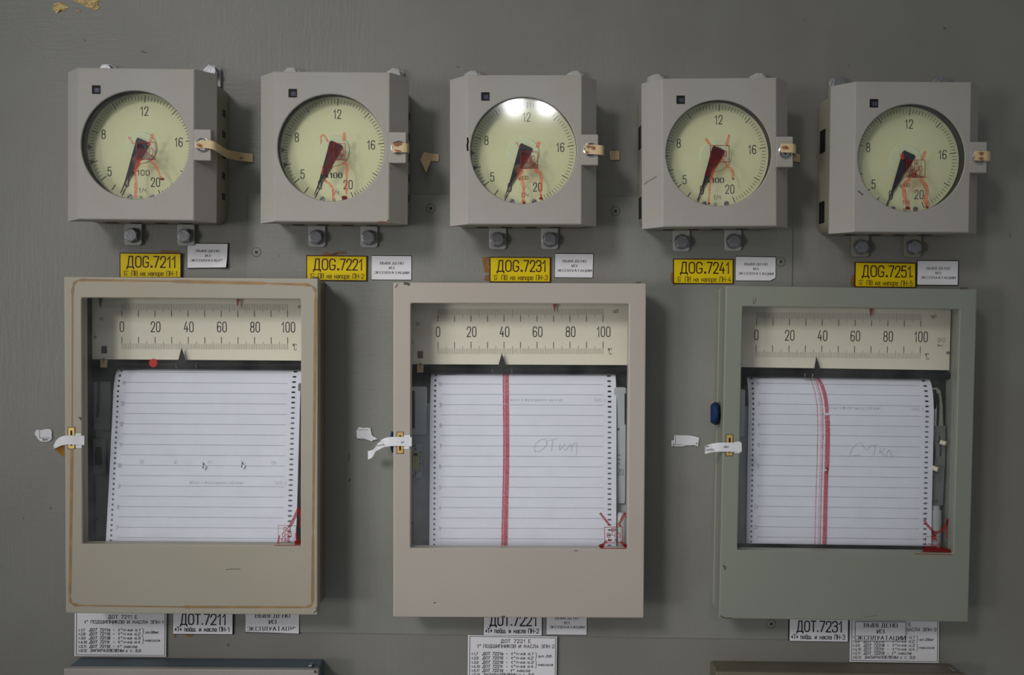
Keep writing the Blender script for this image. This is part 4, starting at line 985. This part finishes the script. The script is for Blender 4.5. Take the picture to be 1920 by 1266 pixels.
    tag(obj('seal_ink', m, M['seal_dark'], g), 'red seal ink smeared over the lower right of the glass')
    obj('seal_stamp', ms, M['seal_dark'], g); obj('seal_blob', mbk, M['seal_blob'], g)
    m = MB().ribbon(rim, 1.4, fr.fn(RD+.0001)); obj('seal_edge', m, M['seal_dark'], g)
    return g
RLAB = ['cream chart recorder left of the three, tan glue line around its door',
        'beige chart recorder in the middle with one straight red trace on its paper',
        'green-grey chart recorder right of the three, broken thick red trace on its paper']
recs = []
for i, fr in enumerate(RF):
    g = make_recorder(i, fr); tag(g, RLAB[i], 'recorder', 'strip chart recorders with glazed doors'); recs.append(g)
# glue line around the cream door
path = []
f = RF[0]
raw = [(136,545),(135,840),(131,1120),(132,1128),(136,1133),(144,1135.5),(350,1138.5),(575,1139),(583,1136.5),(586,1130),(587,1000),(592,560),(592,546),(588,538),(578,534),(500,531.5),(320,527.5),(152,525),(143,527),(138,533)]
q = round_poly(raw, True, 9)
m = MB().ribbon([tuple(p) for p in q], [5.5*(.8+.35*math.sin(k*.9)) for k in range(len(q))], f.fn(RD+.00012), closed=True)
obj('glue_line', m, M['glue_line'], recs[0])
for k, pts, wd_, nm in ((0, [(424,1068.5),(436,1067),(451,1067.5)], 1.2, 'scratch'), (0, [(147.5,783),(152,784),(151,788)], 3, 'paint_chip'), (0, [(588,1149),(594,1146),(593,1139)], 2, 'paint_chip'),
        (1, [(757,531.5),(765,532),(768,535)], 5, 'paint_chip'), (1, [(741,540),(746,532)], 2, 'paint_chip'), (1, [(813,1131),(817,1130)], 2, 'paint_chip'), (1, [(940,1157),(947,1157)], 4, 'paint_chip'), (1, [(1077,1032.6),(1083,1032.8)], 1.8, 'scratch'),
        (2, [(1412,560),(1413,570),(1415,570),(1418,559)], 1.0, 'scratch'), (2, [(1356,1061),(1360,1064),(1359,1069)], 3, 'paint_chip'), (2, [(1350,1155),(1362,1160),(1372,1159)], 2, 'paint_chip'), (2, [(1620,1158),(1645,1154)], .6, 'scratch')):
    m = MB().ribbon(pts, wd_, RF[k].fn(RD+.0001)); obj(nm, m, M['chip'] if nm != 'glue' else M['glue'], recs[k])

# lower row: the tops of two more recorders
def lower(corners, d, topmat, frontmat, label):
    f = Frame(corners, d, None); g = f.root('chart_recorder')
    w2, h2 = f.w/2, f.h/2
    k = U*(1-d)
    win = (-w2+32*k, w2-33*k, -h2+128*k, h2-39*k)
    obj('door', door_mesh(-w2, w2, -h2, h2, win, d, .006), frontmat, g)
    R = lambda e, y: rrect(-w2+e, w2-e, -h2+e, h2-e, .002, y)
    m = MB().loft([R(.0008,-.0004), R(.0008,-d+.0058), R(8*k,-d+.0058), R(8*k,-.002)], False, True)
    obj('case_body', m, topmat, g)
    m = MB().loft([rrect(win[0]+.0002,win[1]-.0002,win[2]+.0002,win[3]-.0002,.001,-d+.004), rrect(win[0]+.0002,win[1]-.0002,win[2]+.0002,win[3]-.0002,.001,-d+.0028)], True, True)
    obj('door_glass', m, M['dglass'], g)
    m = MB().box(-w2+12*k, w2-12*k, -.010, -.008, h2-165*k, h2-30*k); obj('scale_plate', m, M['scale'], g)
    m = MB().box(w2-22*k, w2-15*k, -.026, -.018, h2-1*k, h2+4*k); obj('hinge_pin', m, M['steel'], g, bevel=.0005)
    m = MB().cyl((w2-6*k, h2-3*k), 2.5*k, -d-.0001, -d-.0006, 10); obj('paint_chip', m, M['chip'], g)
    tag(g, label, 'recorder'); return g
lower([(121,1254.5),(597,1256),(596,1884),(121,1882)], .0335, M['blue'], M['pink'], 'lower chart recorder at the bottom left with blue-grey painted top, mostly cut off')
lower([(1343,1259.5),(1812,1266),(1800,1890),(1331,1884)], .0335, M['olive'], M['olive'], 'lower chart recorder at the bottom right with dusty olive top, mostly cut off')

# ================================================================== SIGNS AND NOTICES
def sign(name, c, d, th, mat, curl=0, cut=0, edge=None, ew=1.4):
    """flat plate with corners TL TR BR BL in pixels; front at depth d"""
    o = W((c[0][0]+c[2][0])/2, (c[0][1]+c[2][1])/2, 0)
    P = [W(x, y, d) for x, y in c]
    m = MB()
    n = 8
    grid = []
    for j in range(n+1):
        row = []
        for i in range(n+1):
            s, t = i/n, j/n
            p = (P[0]*(1-s)+P[1]*s)*(1-t) + (P[3]*(1-s)+P[2]*s)*t
            lift = 0
            if curl: lift = curl*max(0, (s+t-1.45)/.55)**2
            y = -d - lift
            row.append((p.x, y, p.z))
        grid.append(row)
    v = [p for r in grid for p in r]; fcs = []
    for j in range(n):
        for i in range(n):
            if cut and i == n-1 and j == n-1: continue
            a = j*(n+1)+i; fcs.append((a, a+1, a+n+2, a+n+1))
    if cut:
        a = (n-1)*(n+1)+n-1; fcs.append((a, a+1, a+n+1))
    m.add(v, fcs)
    ob = obj(name, m, mat, origin=o, fixn=False)
    so = ob.modifiers.new('solid', 'SOLIDIFY'); so.thickness = th; so.offset = -1
    me = ob.data
    if me.polygons[0].normal.y > 0: me.flip_normals()
    return ob, o
def on_sign(ob, o, mb_, mat, name='lettering'):
    return obj(name, mb_, mat, ob, fixn=False) if o is None else obj(name, shift(mb_, o), mat, ob, fixn=False)
def shift(m, o):
    m.v = [(p[0]-o[0], p[1]-o[1], p[2]-o[2]) for p in m.v]; return m
FNW = lambda d: (lambda x, y: W(x, y, d))

YEL = [((226,475.5),(338,476.5),(338,519.5),(226,519.5), '7211', '1', 'yellow sign with code 7211 under the leftmost gauge'),
       ((576,480.5),(686.5,481.5),(686,525.5),(576,524.5), '7221', '2', 'yellow sign with code 7221, its lower corner hidden by the cream recorder'),
       ((920,483.5),(1030.6,484),(1030.4,528),(919.8,527.5), '7231', '3', 'yellow sign with code 7231 under the middle gauge, glue residue along its left edge'),
       ((1264,486.8),(1373.5,487.5),(1373.2,531),(1264,530.5), '7241', '4', 'yellow sign with code 7241 under the second gauge from the right'),
       ((1605,493),(1715.8,494.8),(1715.6,538),(1604,537), '7251.', '5', 'yellow sign with code 7251 under the rightmost gauge')]
for tl, tr, br, bl, num, pn, lab in YEL:
    d = .0030
    e = 1.9
    o_c = [(tl[0]-e, tl[1]-e), (tr[0]+e, tr[1]-e), (br[0]+e, br[1]+e*.8), (bl[0]-e, bl[1]+e*.8)]
    ob, o = sign('code_sign', o_c, d, .0012, M['maroon'])
    tag(ob, lab, 'sign', 'yellow code signs under the gauges')
    m = MB(); P = [W(x, y, d+.0002) for x, y in (tl, tr, br, bl)]; m.add(P, [(0,1,2,3)])
    on_sign(ob, o, m, M['yellow'], 'yellow_face')
    rot = math.atan2(tr[1]-tl[1], tr[0]-tl[0]); m = MB(); fn = FNW(d+.0004)
    x, y = tl; ca, sa = math.cos(rot), math.sin(rot)
    pos = lambda a, b: (x + a*ca - b*sa, y + a*sa + b*ca)
    q = pos(12.4, 25.2); write(m, 'ДО', *q, 20.2, fn, cond=.87, sp=1.35, sw=2.2, rot=rot)
    q = pos(42.2, 25.2); write(m, 'G', *q, 20.2, fn, cond=.87, sw=2.2, rot=rot)
    q = pos(57, 25.2); write(m, '.', *q, 20.2, fn, sw=3.2, rot=rot)
    q = pos(62.5, 25.2); write(m, num[:4], *q, 20.2, fn, sp=1.5, sw=2.2, rot=rot, width=40.5)
    if num.endswith('.'): q = pos(104, 24.8); write(m, '.', *q, 20, fn, sw=2.2)
    q = pos(4.2, 41.0); write(m, '*G* ПВ на напоре ПН-' + pn, *q, 8.8, fn, cond=.8, sp=1.5, sw=.95, rot=rot, slant=.06, width=102)
    on_sign(ob, o, m, M['red_text'])

NOT = [((351.7,457),(426.8,457.5),(425,501.5),(351.5,502.3), 'white out-of-service notice with a curled corner beside the 7211 sign', .0030, 0),
       ((697,479.8),(771.2,480.6),(771,524.6),(696.6,524.2), 'white out-of-service notice between the first two recorder tops, right of yellow sign 7221', 0, 0),
       ((1041,476),(1112.2,476.6),(1111,520.6),(1040.6,520), 'white out-of-service notice under the middle gauge, above the beige recorder', 0, 0),
       ((1380,481.4),(1454.4,482.6),(1454,526.4),(1379.6,526), 'white out-of-service notice with a clipped corner beside the 7241 sign', 0, 1),
       ((1721,489.4),(1796.4,490),(1795.4,534.4),(1720,534), 'white out-of-service notice under the rightmost gauge, dimmest of the row', 0, 0)]
def notice(tl, tr, br, bl, lab, curl, cut, d=.0022, h=4.4, lines=None, border=False, widths=(43,9,65), edge=1.2, group='white out-of-service notices under the gauges', backing=True):
    ob, o = sign('notice', [(tl[0]-.0, tl[1]), tr, br, bl], d, .0003, M['white'], curl, cut)
    tag(ob, lab, 'notice', group)
    if backing:
        e = edge; m = MB(); P = [W(x, y, d-.0004) for x, y in ((tl[0]-e*.5, tl[1]-e*1.2), (tr[0]+e, tr[1]-e*1.2), (br[0]+e, br[1]+e), (bl[0]-e*.5, bl[1]+e))]
        if cut: P[2:3] = [W(br[0]+e, br[1]-5, d-.0004), W(br[0]-8, br[1]+e, d-.0004)]
        m.loft([[(p.x, -.0004, p.z) for p in P], [(p.x, -d+.0006, p.z) for p in P]], True, True)
        on_sign(ob, o, m, M['ink'], 'black_backing')
    m = MB(); fn = FNW(d+.0002); x, y = tl; rot = math.atan2(tr[1]-tl[1], tr[0]-tl[0]); ca, sa = math.cos(rot), math.sin(rot)
    pos = lambda a, b: (x + a*ca - b*sa, y + a*sa + b*ca)
    W0 = tr[0]-tl[0]; lines = lines or (15.7, 24.5, 33.3)
    for s_, yy, wd_ in zip(('ВЫВЕДЕНО','ИЗ','ЭКСПЛУАТАЦИИ'), lines, widths):
        q = pos(W0/2 - wd_/2 + .5, yy); write(m, s_, *q, h, fn, cond=1, sp=1.9, sw=h*.13, rot=rot, width=wd_, serif=True)
    if border: m.ribbon([pos(1.6,1.6), pos(W0-1.6,1.6), pos(W0-1.6, br[1]-tl[1]-1.6), pos(1.6, br[1]-tl[1]-1.6)], .9, fn, closed=True)
    on_sign(ob, o, m, M['ink'])
    return ob
for a in NOT: notice(*a)
# notices under the recorders (upper edge behind the doors)
notice((460.4,1141),(561,1141),(560.6,1188),(460.2,1185), 'white out-of-service notice under the cream recorder', .0008, 0, h=7.2, lines=(17.5, 29, 42), widths=(64,13,95), group='out-of-service notices under the recorders')
notice((1025,1146),(1100.2,1146.6),(1100,1190.6),(1024.6,1190), 'white out-of-service notice under the beige recorder', 0, 0, lines=(15.5, 24, 32.3), group='out-of-service notices under the recorders')
notice((1602,1164.6),(1700,1165.5),(1699.6,1203.5),(1601.6,1202.5), 'pale out-of-service notice pasted over the 7231 wiring table', 0, 0, d=.0034, h=7.4, lines=(11.5, 23, 35), widths=(62,13,92), border=True, group='out-of-service notices under the recorders', backing=False)

COD = [((324.6,1141),(436,1141),(435.6,1189.4),(324.4,1188.6), '7211', '1', 'white sign with code 7211 under the cream recorder', 338.8, 423, 1171.2, 1184, 328, 430),
       ((907,1148),(1016,1148.6),(1015.6,1192),(906.8,1191), '7221', '2', 'white sign with code 7221 under the beige recorder', 919, 1005.5, 1173, 1187, 910.5, 1010),
       ((1481,1155),(1590,1157),(1589.6,1203.5),(1480.6,1201.8), '7231', '3', 'white sign with code 7231 under the green-grey recorder', 1494.6, 1578.5, 1184.2, 1198, 1484, 1584)]
for tl, tr, br, bl, num, pn, lab, xa, xb, yb, y2, xc, xd in COD:
    d = .0026; ob, o = sign('code_plate', [tl, tr, br, bl], d, .0008, M['white']); tag(ob, lab, 'sign', 'white code signs under the recorders')
    m = MB(); P = [W(x, y, d) for x, y in ((tl[0]-1.2, tl[1]), (tr[0]+1.4, tr[1]), (br[0]+1.4, br[1]+1.2), (bl[0]-1.2, bl[1]+1.2))]
    m.loft([[(p.x, -.0004, p.z) for p in P], [(p.x, -d+.0009, p.z) for p in P]], True, True); on_sign(ob, o, m, M['ink'], 'black_backing')
    m = MB(); fn = FNW(d+.0003); rot = math.atan2(br[1]-bl[1], br[0]-bl[0])
    write(m, 'ДОТ.' + num, xa, yb, 19.5, fn, cond=.8, sp=1.35, sw=2.2, width=xb-xa, rot=rot)
    write(m, '«Т» подш. и масла ПН-' + pn, xc, y2, 8.4, fn, cond=.8, sp=1.5, sw=1.15, width=xd-xc, rot=rot)
    on_sign(ob, o, m, M['ink'])

def table(c, num, last, y0, lab, x0, xr, dy, title_x, rows_y, tail, d=.0022):
    ob, o = sign('wiring_table', c, d, .0003, M['white']); tag(ob, lab, 'notice', 'hand-lettered wiring tables')
    fn = FNW(d+.0003); m = MB(); rot = .006
    write(m, 'ДОТ ' + num + ' Е', title_x, y0, 6.2, fn, cond=1.15, sp=2, sw=.85, align='c', rot=rot)
    write(m, 't° подшипников и масла'.upper().replace('T', 't') + ' 3ПН-' + last, x0 + 11, y0+9.2, 6, fn, cond=1, sp=1.8, sw=.8, width=xr-x0-13, rot=rot, slant=.05)
    letters = 'абвгд'
    for k, (yy, a) in enumerate(zip(rows_y, ('т.1,7', 'т.2,8', 'т.3,9', 'т.4,10', 'т.5,11', 'т.6,12'))):
        write(m, a, x0, yy, 4.6, fn, cond=1.0, sp=1.5, sw=.7, slant=.1, rot=rot)
        if k < 4:
            write(m, 'ДОТ ' + num + letters[k], x0+20.5, yy, 5.2, fn, cond=1.15, sp=1.5, sw=.85, slant=.22, rot=rot, width=38)
            write(m, '- t°', x0+64, yy, 4.8, fn, cond=1.1, sp=1.4, sw=.8, slant=.25, rot=rot, width=17)
            write(m, 'п-ка №%d' % (k+1), x0+84, yy, 4.8, fn, cond=1.1, sp=1.5, sw=.8, slant=.25, rot=rot, width=31)
        elif k == 4:
            write(m, 'ДОТ ' + num + 'д', x0+20.5, yy, 5.2, fn, cond=1.15, sp=1.5, sw=.85, slant=.22, rot=rot, width=38)
            write(m, '- t° масла', x0+64, yy, 4.8, fn, cond=1.1, sp=1.5, sw=.8, slant=.25, rot=rot, width=45)
        else:
            write(m, 'ЗАПАРАЛЛЕЛЕНЫ с т. 3,9', x0+22, yy, 4.9, fn, cond=1.1, sp=1.5, sw=.85, slant=.2, rot=rot, width=94)
    for k in (0, 2):
        ya, yb = rows_y[k]-5, rows_y[k+1]+1; xx = x0+119
        m.ribbon(smooth_line([(xx, ya), (xx+2.5, ya+1), (xx+1.8, (ya+yb)/2-1), (xx+4, (ya+yb)/2), (xx+1.8, (ya+yb)/2+1), (xx+2, yb-1), (xx, yb)]), .7, fn)
        write(m, tail if k == 0 else 'насоса', xx+6, (ya+yb)/2+2.5, 4.6, fn, cond=1.1, sp=1.5, sw=.75, slant=.25, rot=rot, width=27)
    e = 2.6
    m.ribbon([(c[0][0]+e+1, c[0][1]+e), (c[1][0]-e, c[1][1]+e), (c[2][0]-e, c[2][1]-e), (c[3][0]+e+1, c[3][1]-e)], .8, fn, closed=True)
    on_sign(ob, o, m, M['ink'])
table([(140,1143),(312,1144),(311.4,1231.8),(139.4,1230.6)], '7211', '1', 1160, 'hand-lettered white wiring table for 7211 under the cream recorder', 147, 308, 0, 230, (1183.8,1191.2,1199,1206.5,1214.8,1222.3), 'эл.двиг.')
table([(877.5,1191),(1044.5,1194),(1043,1283),(876.5,1280)], '7221', '2', 1205.5, 'hand-lettered white wiring table for 7221 below the white 7221 sign, cut by the photo edge', 884, 1041, 0, 967, (1228.4,1236.4,1244.5,1252.2,1260,1267.6), 'эл.дв.', d=.0034)
table([(1594,1153),(1761,1155),(1760,1243.6),(1593,1241.4)], '7231', '3', 1174, 'hand-lettered white wiring table for 7231 half covered by a notice', 1599, 1757, 0, 1680, (1197.5,1205,1212.6,1220,1227.4,1235), 'эл.двиг')

# ================================================================== PAPER SEALS
def strip(name, pts, wd_, mat, label, cat='seal', group=None, back=None, th=.0003, parent=None, tilt=None):
    """pts: (px, py, depth) along the middle of the strip; wd_ px, may be list"""
    base = list(pts); wl = wd_ if isinstance(wd_, (list, tuple)) else [wd_]*len(base)
    pts4 = smooth_line([(*p, w_) for p, w_ in zip(base, wl)], 2)
    A = [W(x, y-w_/2, d) for x, y, d, w_ in pts4]; B = [W(x, y+w_/2, d) for x, y, d, w_ in pts4]
    o = Vector(A[0]); m = MB().loft([[tuple(p) for p in A], [tuple(p) for p in B]], closed=False)
    ob = obj(name, m, [mat, back or mat], origin=o, fixn=False)
    so = ob.modifiers.new('solid', 'SOLIDIFY'); so.thickness = th; so.offset = 0; so.material_offset = 1 if back else 0
    tag(ob, label, cat, group); return ob, o
gs = 'aged tape seals over the gauge locks'
f = .0020
ob, o = strip('tape_seal', [(365,271.5,GD+f),(372,271.5,GD+.0024),(388,270,GD+.0034),(400,272,GD+.005),(412,280,GD-.002),(424,288,.046),(436,291,.024),(452,294,.004),(474,296.5,.0014)], [11,14,15,16,16,16,16,16,15.5], M['tape'], 'long beige tape seal from the leftmost gauge lock to the wall', group=gs)
m = MB(); m.blob([(368,270),(374,269),(380,273),(377,277),(370,274)], FNW(GD+.0038)); m = shift(m, o); obj('rust_stain', m, M['rust'], ob)
m = MB(); write(m, 'Павел', 408, 286, 4, FNW(GD+.0045), cond=.9, sw=.6, slant=.3, rot=.45); write(m, '4Бин', 442, 297, 5, FNW(.0090), cond=1, sw=.6, slant=.3, rot=.1); obj('lettering', shift(m, o), M['ink_soft'], ob)
for g_i, pts, wd_, stains, lab in (
    (1, [(736,278,GD+f),(745,277,GD+.0024),(757,277,GD+.0034),(765,277.5,GD+.002),(767,278,GD-.004),(766,279,GD-.012)], 17, [[(737,268),(752,267),(753,271),(744,274),(737,273)],[(738,280),(744,281),(752,282),(752,285),(742,284)]], 'short beige tape seal with two rust spots on the second gauge from the left'),
    (2, [(1097,280,GD+f),(1108,280,GD+.0024),(1124,281,GD+.0036),(1131,282,GD+.002),(1133,283,GD-.004),(1131,284,GD-.012)], 18, [[(1099,273),(1106,272),(1107,276),(1101,278)],[(1108,273),(1116,275),(1115,281),(1109,280)],[(1098,283),(1104,284),(1102,287),(1098,287)]], 'short beige tape seal with rust spots over the middle gauge lock'),
    (3, [(1463,277.5,GD+f),(1472,277.5,GD+.0024),(1486,278,GD+.0036),(1491,279,GD+.001),(1493,284,GD-.004),(1490,287,GD-.012)], 17, [[(1465,278),(1468,274),(1474,273),(1480,277),(1478,280)]], 'cream tape seal sitting high on the second gauge lock from the right'),
    (4, [(1827,292,GD+f),(1838,292,GD+.0024),(1850,292.5,GD+.0034),(1856,293,GD+.001),(1858,293.5,GD-.004),(1855,294,GD-.010)], 18, [[(1834,286),(1842,284),(1846,288),(1840,292)],[(1834,296),(1842,294),(1846,298),(1840,301)]], 'short tan tape seal on the rightmost gauge lock')):
    ob, o = strip('tape_seal', pts, wd_, M['tape'], lab, group=gs)
    for s_ in stains:
        m = MB(); P = s_; m.blob(P, FNW(GD+.0040)); obj('rust_stain', shift(m, o), M['rust'], ob)
def torn(pts, lab, mat, d=.0012, jag=1.0, name='torn_paper', group=None, extra=None):
    o = W(pts[0][0], pts[0][1], 0)
    ob = patch(name, pts, d, mat, None, th=.0004, jag=jag, origin=o); tag(ob, lab, 'paper scrap', group)
    return ob, o
gt = 'torn tape ends left on the wall'
ob, o = torn([(794,285),(823,289),(822,303),(808,302),(796,303)], 'beige torn tape end with folded flap right of the second gauge from the left', M['tape'], jag=.6, name='torn_tape', group=gt, d=.0014)
m = MB(); A = [W(794,286,.002), W(788,300,.010), W(799,324,.014), W(808,302,.004), W(800,294,.002)]; m.add(A, [(0,1,2,3,4)]); obj('folded_flap', shift(m, o), M['tape'], ob)
torn([(1143,283),(1161,283),(1161,300),(1144,300)], 'small square beige tape end right of the middle gauge', M['tape'], jag=.5, name='torn_tape', group=gt, d=.0014)
torn([(1489,289),(1500,289),(1500,304),(1488,303)], 'small beige tape end right of the second gauge from the right', M['tape'], jag=.4, name='torn_tape', group=gt, d=.0014)
# recorder seals
gr = 'white paper seals over the recorder locks'
ob, o = strip('paper_seal', [(158,826,RD+.0008),(150,826,RD+.0012),(134,825,RD+.0020),(118,825.5,RD+.0012),(106,832,RD-.006),(101,838,RD-.016)], [17.5,17.5,17,17,16,6], M['tag'], 'white paper seal curling off the cream recorder lock, brown underside showing', 'seal', gr, back=M['tag'])
m = MB(); pts = [(98.5,838.5,.036),(106,835.5,.040),(113,834.5,.043),(121,836,.046),(121,858,.030),(113,852,.030)]
m.add([W(*p) for p in pts], [tuple(range(6))]); obj('glued_underside', shift(m, o), M['tapeback'], ob)
m = MB(); m.box(0,0,0,0,0,0); m = MB(); P = [W(x, y, RD+.0006) for x, y in ((141,813),(152,813),(153,840),(142,840))]; m.add(P, [(0,1,2,3)]); obj('under_strip', shift(m, o), M['tag'], ob)
ob, o = strip('paper_seal', [(772,828.5,RD+.0008),(763,828.5,RD+.0012),(742,827.5,RD+.0022),(722,829,RD+.001),(710,836,RD-.008),(704,843,RD-.018),(699,851,RD-.026),(690,854,RD-.030)], [17,17,17,17,15,8,14,16], M['tag'], 'white paper seal on the beige recorder lock, its end curled out over the wall', 'seal', gr)
m = MB(); P = [W(x, y, RD+.0006) for x, y in ((757,816),(769,816),(767,842),(757,842))]; m.add(P, [(0,1,2,3)]); obj('under_strip', shift(m, o), M['tag'], ob)
m = MB(); write(m, 'Мио', 708, 831, 4, FNW(RD+.0028), cond=.9, sw=.5, rot=-.4); write(m, 'Подпись', 707, 837.5, 3.2, FNW(RD+.0028).__call__, cond=.9, sw=.5, rot=-.2); write(m, 'ит', 752, 831, 4, FNW(RD+.0024), sw=.5, slant=.3); obj('lettering', shift(m, o), M['ink_soft'], ob)
ob, o = strip('paper_seal', [(1390.5,839,RD+.0008),(1384,839,RD+.0012),(1364,838.5,RD+.0022),(1345,838.5,RD+.0020),(1331,841,RD-.002),(1322,844,RD-.010)], [17,18,17,17,16,15], M['tag'], 'white paper seal over the green-grey recorder lock with small grey print', 'seal', gr)
m = MB(); P = [W(x, y, RD+.0006) for x, y in ((1376,829),(1388,828),(1387,850),(1377,850))]; m.add(P, [(0,1,2,3)]); obj('under_strip', shift(m, o), M['tag'], ob)
m = MB(); write(m, 'ано', 1323, 839, 4, FNW(RD+.0030), cond=.9, sw=.6, rot=-.05); write(m, 'Подпись', 1323, 846, 3.6, FNW(RD+.0030), cond=.9, sw=.55, rot=-.12); write(m, 'вил', 1357, 840, 4.5, FNW(RD+.0026), sw=.4, slant=.4); obj('lettering', shift(m, o), M['ink_soft'], ob)
gw = 'torn white paper scraps left of the recorder locks'
ob, o = torn([(65,813),(69,806),(95,805),(97.5,810),(97,824),(90,828),(76,828),(70,822)], 'torn white paper scrap on the wall left of the cream recorder', M['tag'], group=gw)
m = MB(); m.ribbon([(74,806),(74,821),(95,821.5)], .6, FNW(.0014)); write(m, 'выпо', 80, 826, 4, FNW(.0014), cond=.9, sw=.5); obj('print', shift(m, o), M['ink_soft'], ob)
ob, o = torn([(668,808),(674,801),(695,803),(697,815),(708,823.5),(697,828),(686,824),(670,823)], 'ragged white paper scrap on the wall left of the beige recorder', M['tag'], d=.0030, group=gw)
m = MB(); m.ribbon([(671,806),(690,806)], .6, FNW(.0032)); m.ribbon([(670,823),(684,822)], .5, FNW(.0032)); obj('print', shift(m, o), M['ink_soft'], ob)
ob, o = torn([(1264.5,816),(1290,816.5),(1300,818),(1311,821),(1309,837),(1300,834.5),(1283,836),(1281,837.5),(1259,837),(1259,826),(1264,826)], 'clean-edged white paper scrap on the wall left of the green-grey recorder', M['tag'], jag=.3, d=.0030, group=gw)
m = MB(); m.ribbon([(1266.5,817),(1266.5,834),(1282,834)], .6, FNW(.0032)); write(m, 'О', 1262, 836, 4, FNW(.0032), sw=.7); write(m, 'л', 1305, 834, 5, FNW(.0032), sw=.7); obj('print', shift(m, o), M['ink_soft'], ob)

# blue putty lumps on the recorder sides
def lump(name, outline, d0, d1, label, cat='putty'):
    o = W(sum(p[0] for p in outline)/len(outline), sum(p[1] for p in outline)/len(outline), d0)
    cx = sum(p[0] for p in outline)/len(outline); cy = sum(p[1] for p in outline)/len(outline)
    outline = [tuple(p) for p in round_poly(outline, True, 3)]
    loops = []
    for t, k in ((0, 1.0), (.35, 1.0), (.7, .88), (.92, .62), (1, .25)):
        d = d0 + (d1-d0)*t
        loops.append([W(cx+(x-cx)*k, cy+(y-cy)*k, d) for x, y in outline])
    m = MB().loft([[tuple(p) for p in l] for l in loops], True, True)
    ob = obj(name, m, M['putty'], origin=o, smooth=True); tag(ob, label, cat); return ob
lump('putty_lump', [(1332,759),(1341,753),(1348,757),(1350,770),(1351.5,772),(1350,777),(1350,790),(1343,798),(1332,793)], .020, .047, 'dark blue putty lump stuck to the left side of the green-grey recorder')
lump('putty_lump', [(734,808),(738,810),(738,850),(734,848),(732,840),(732,816)], .022, .036, 'dark blue putty lump behind the left edge of the beige recorder')
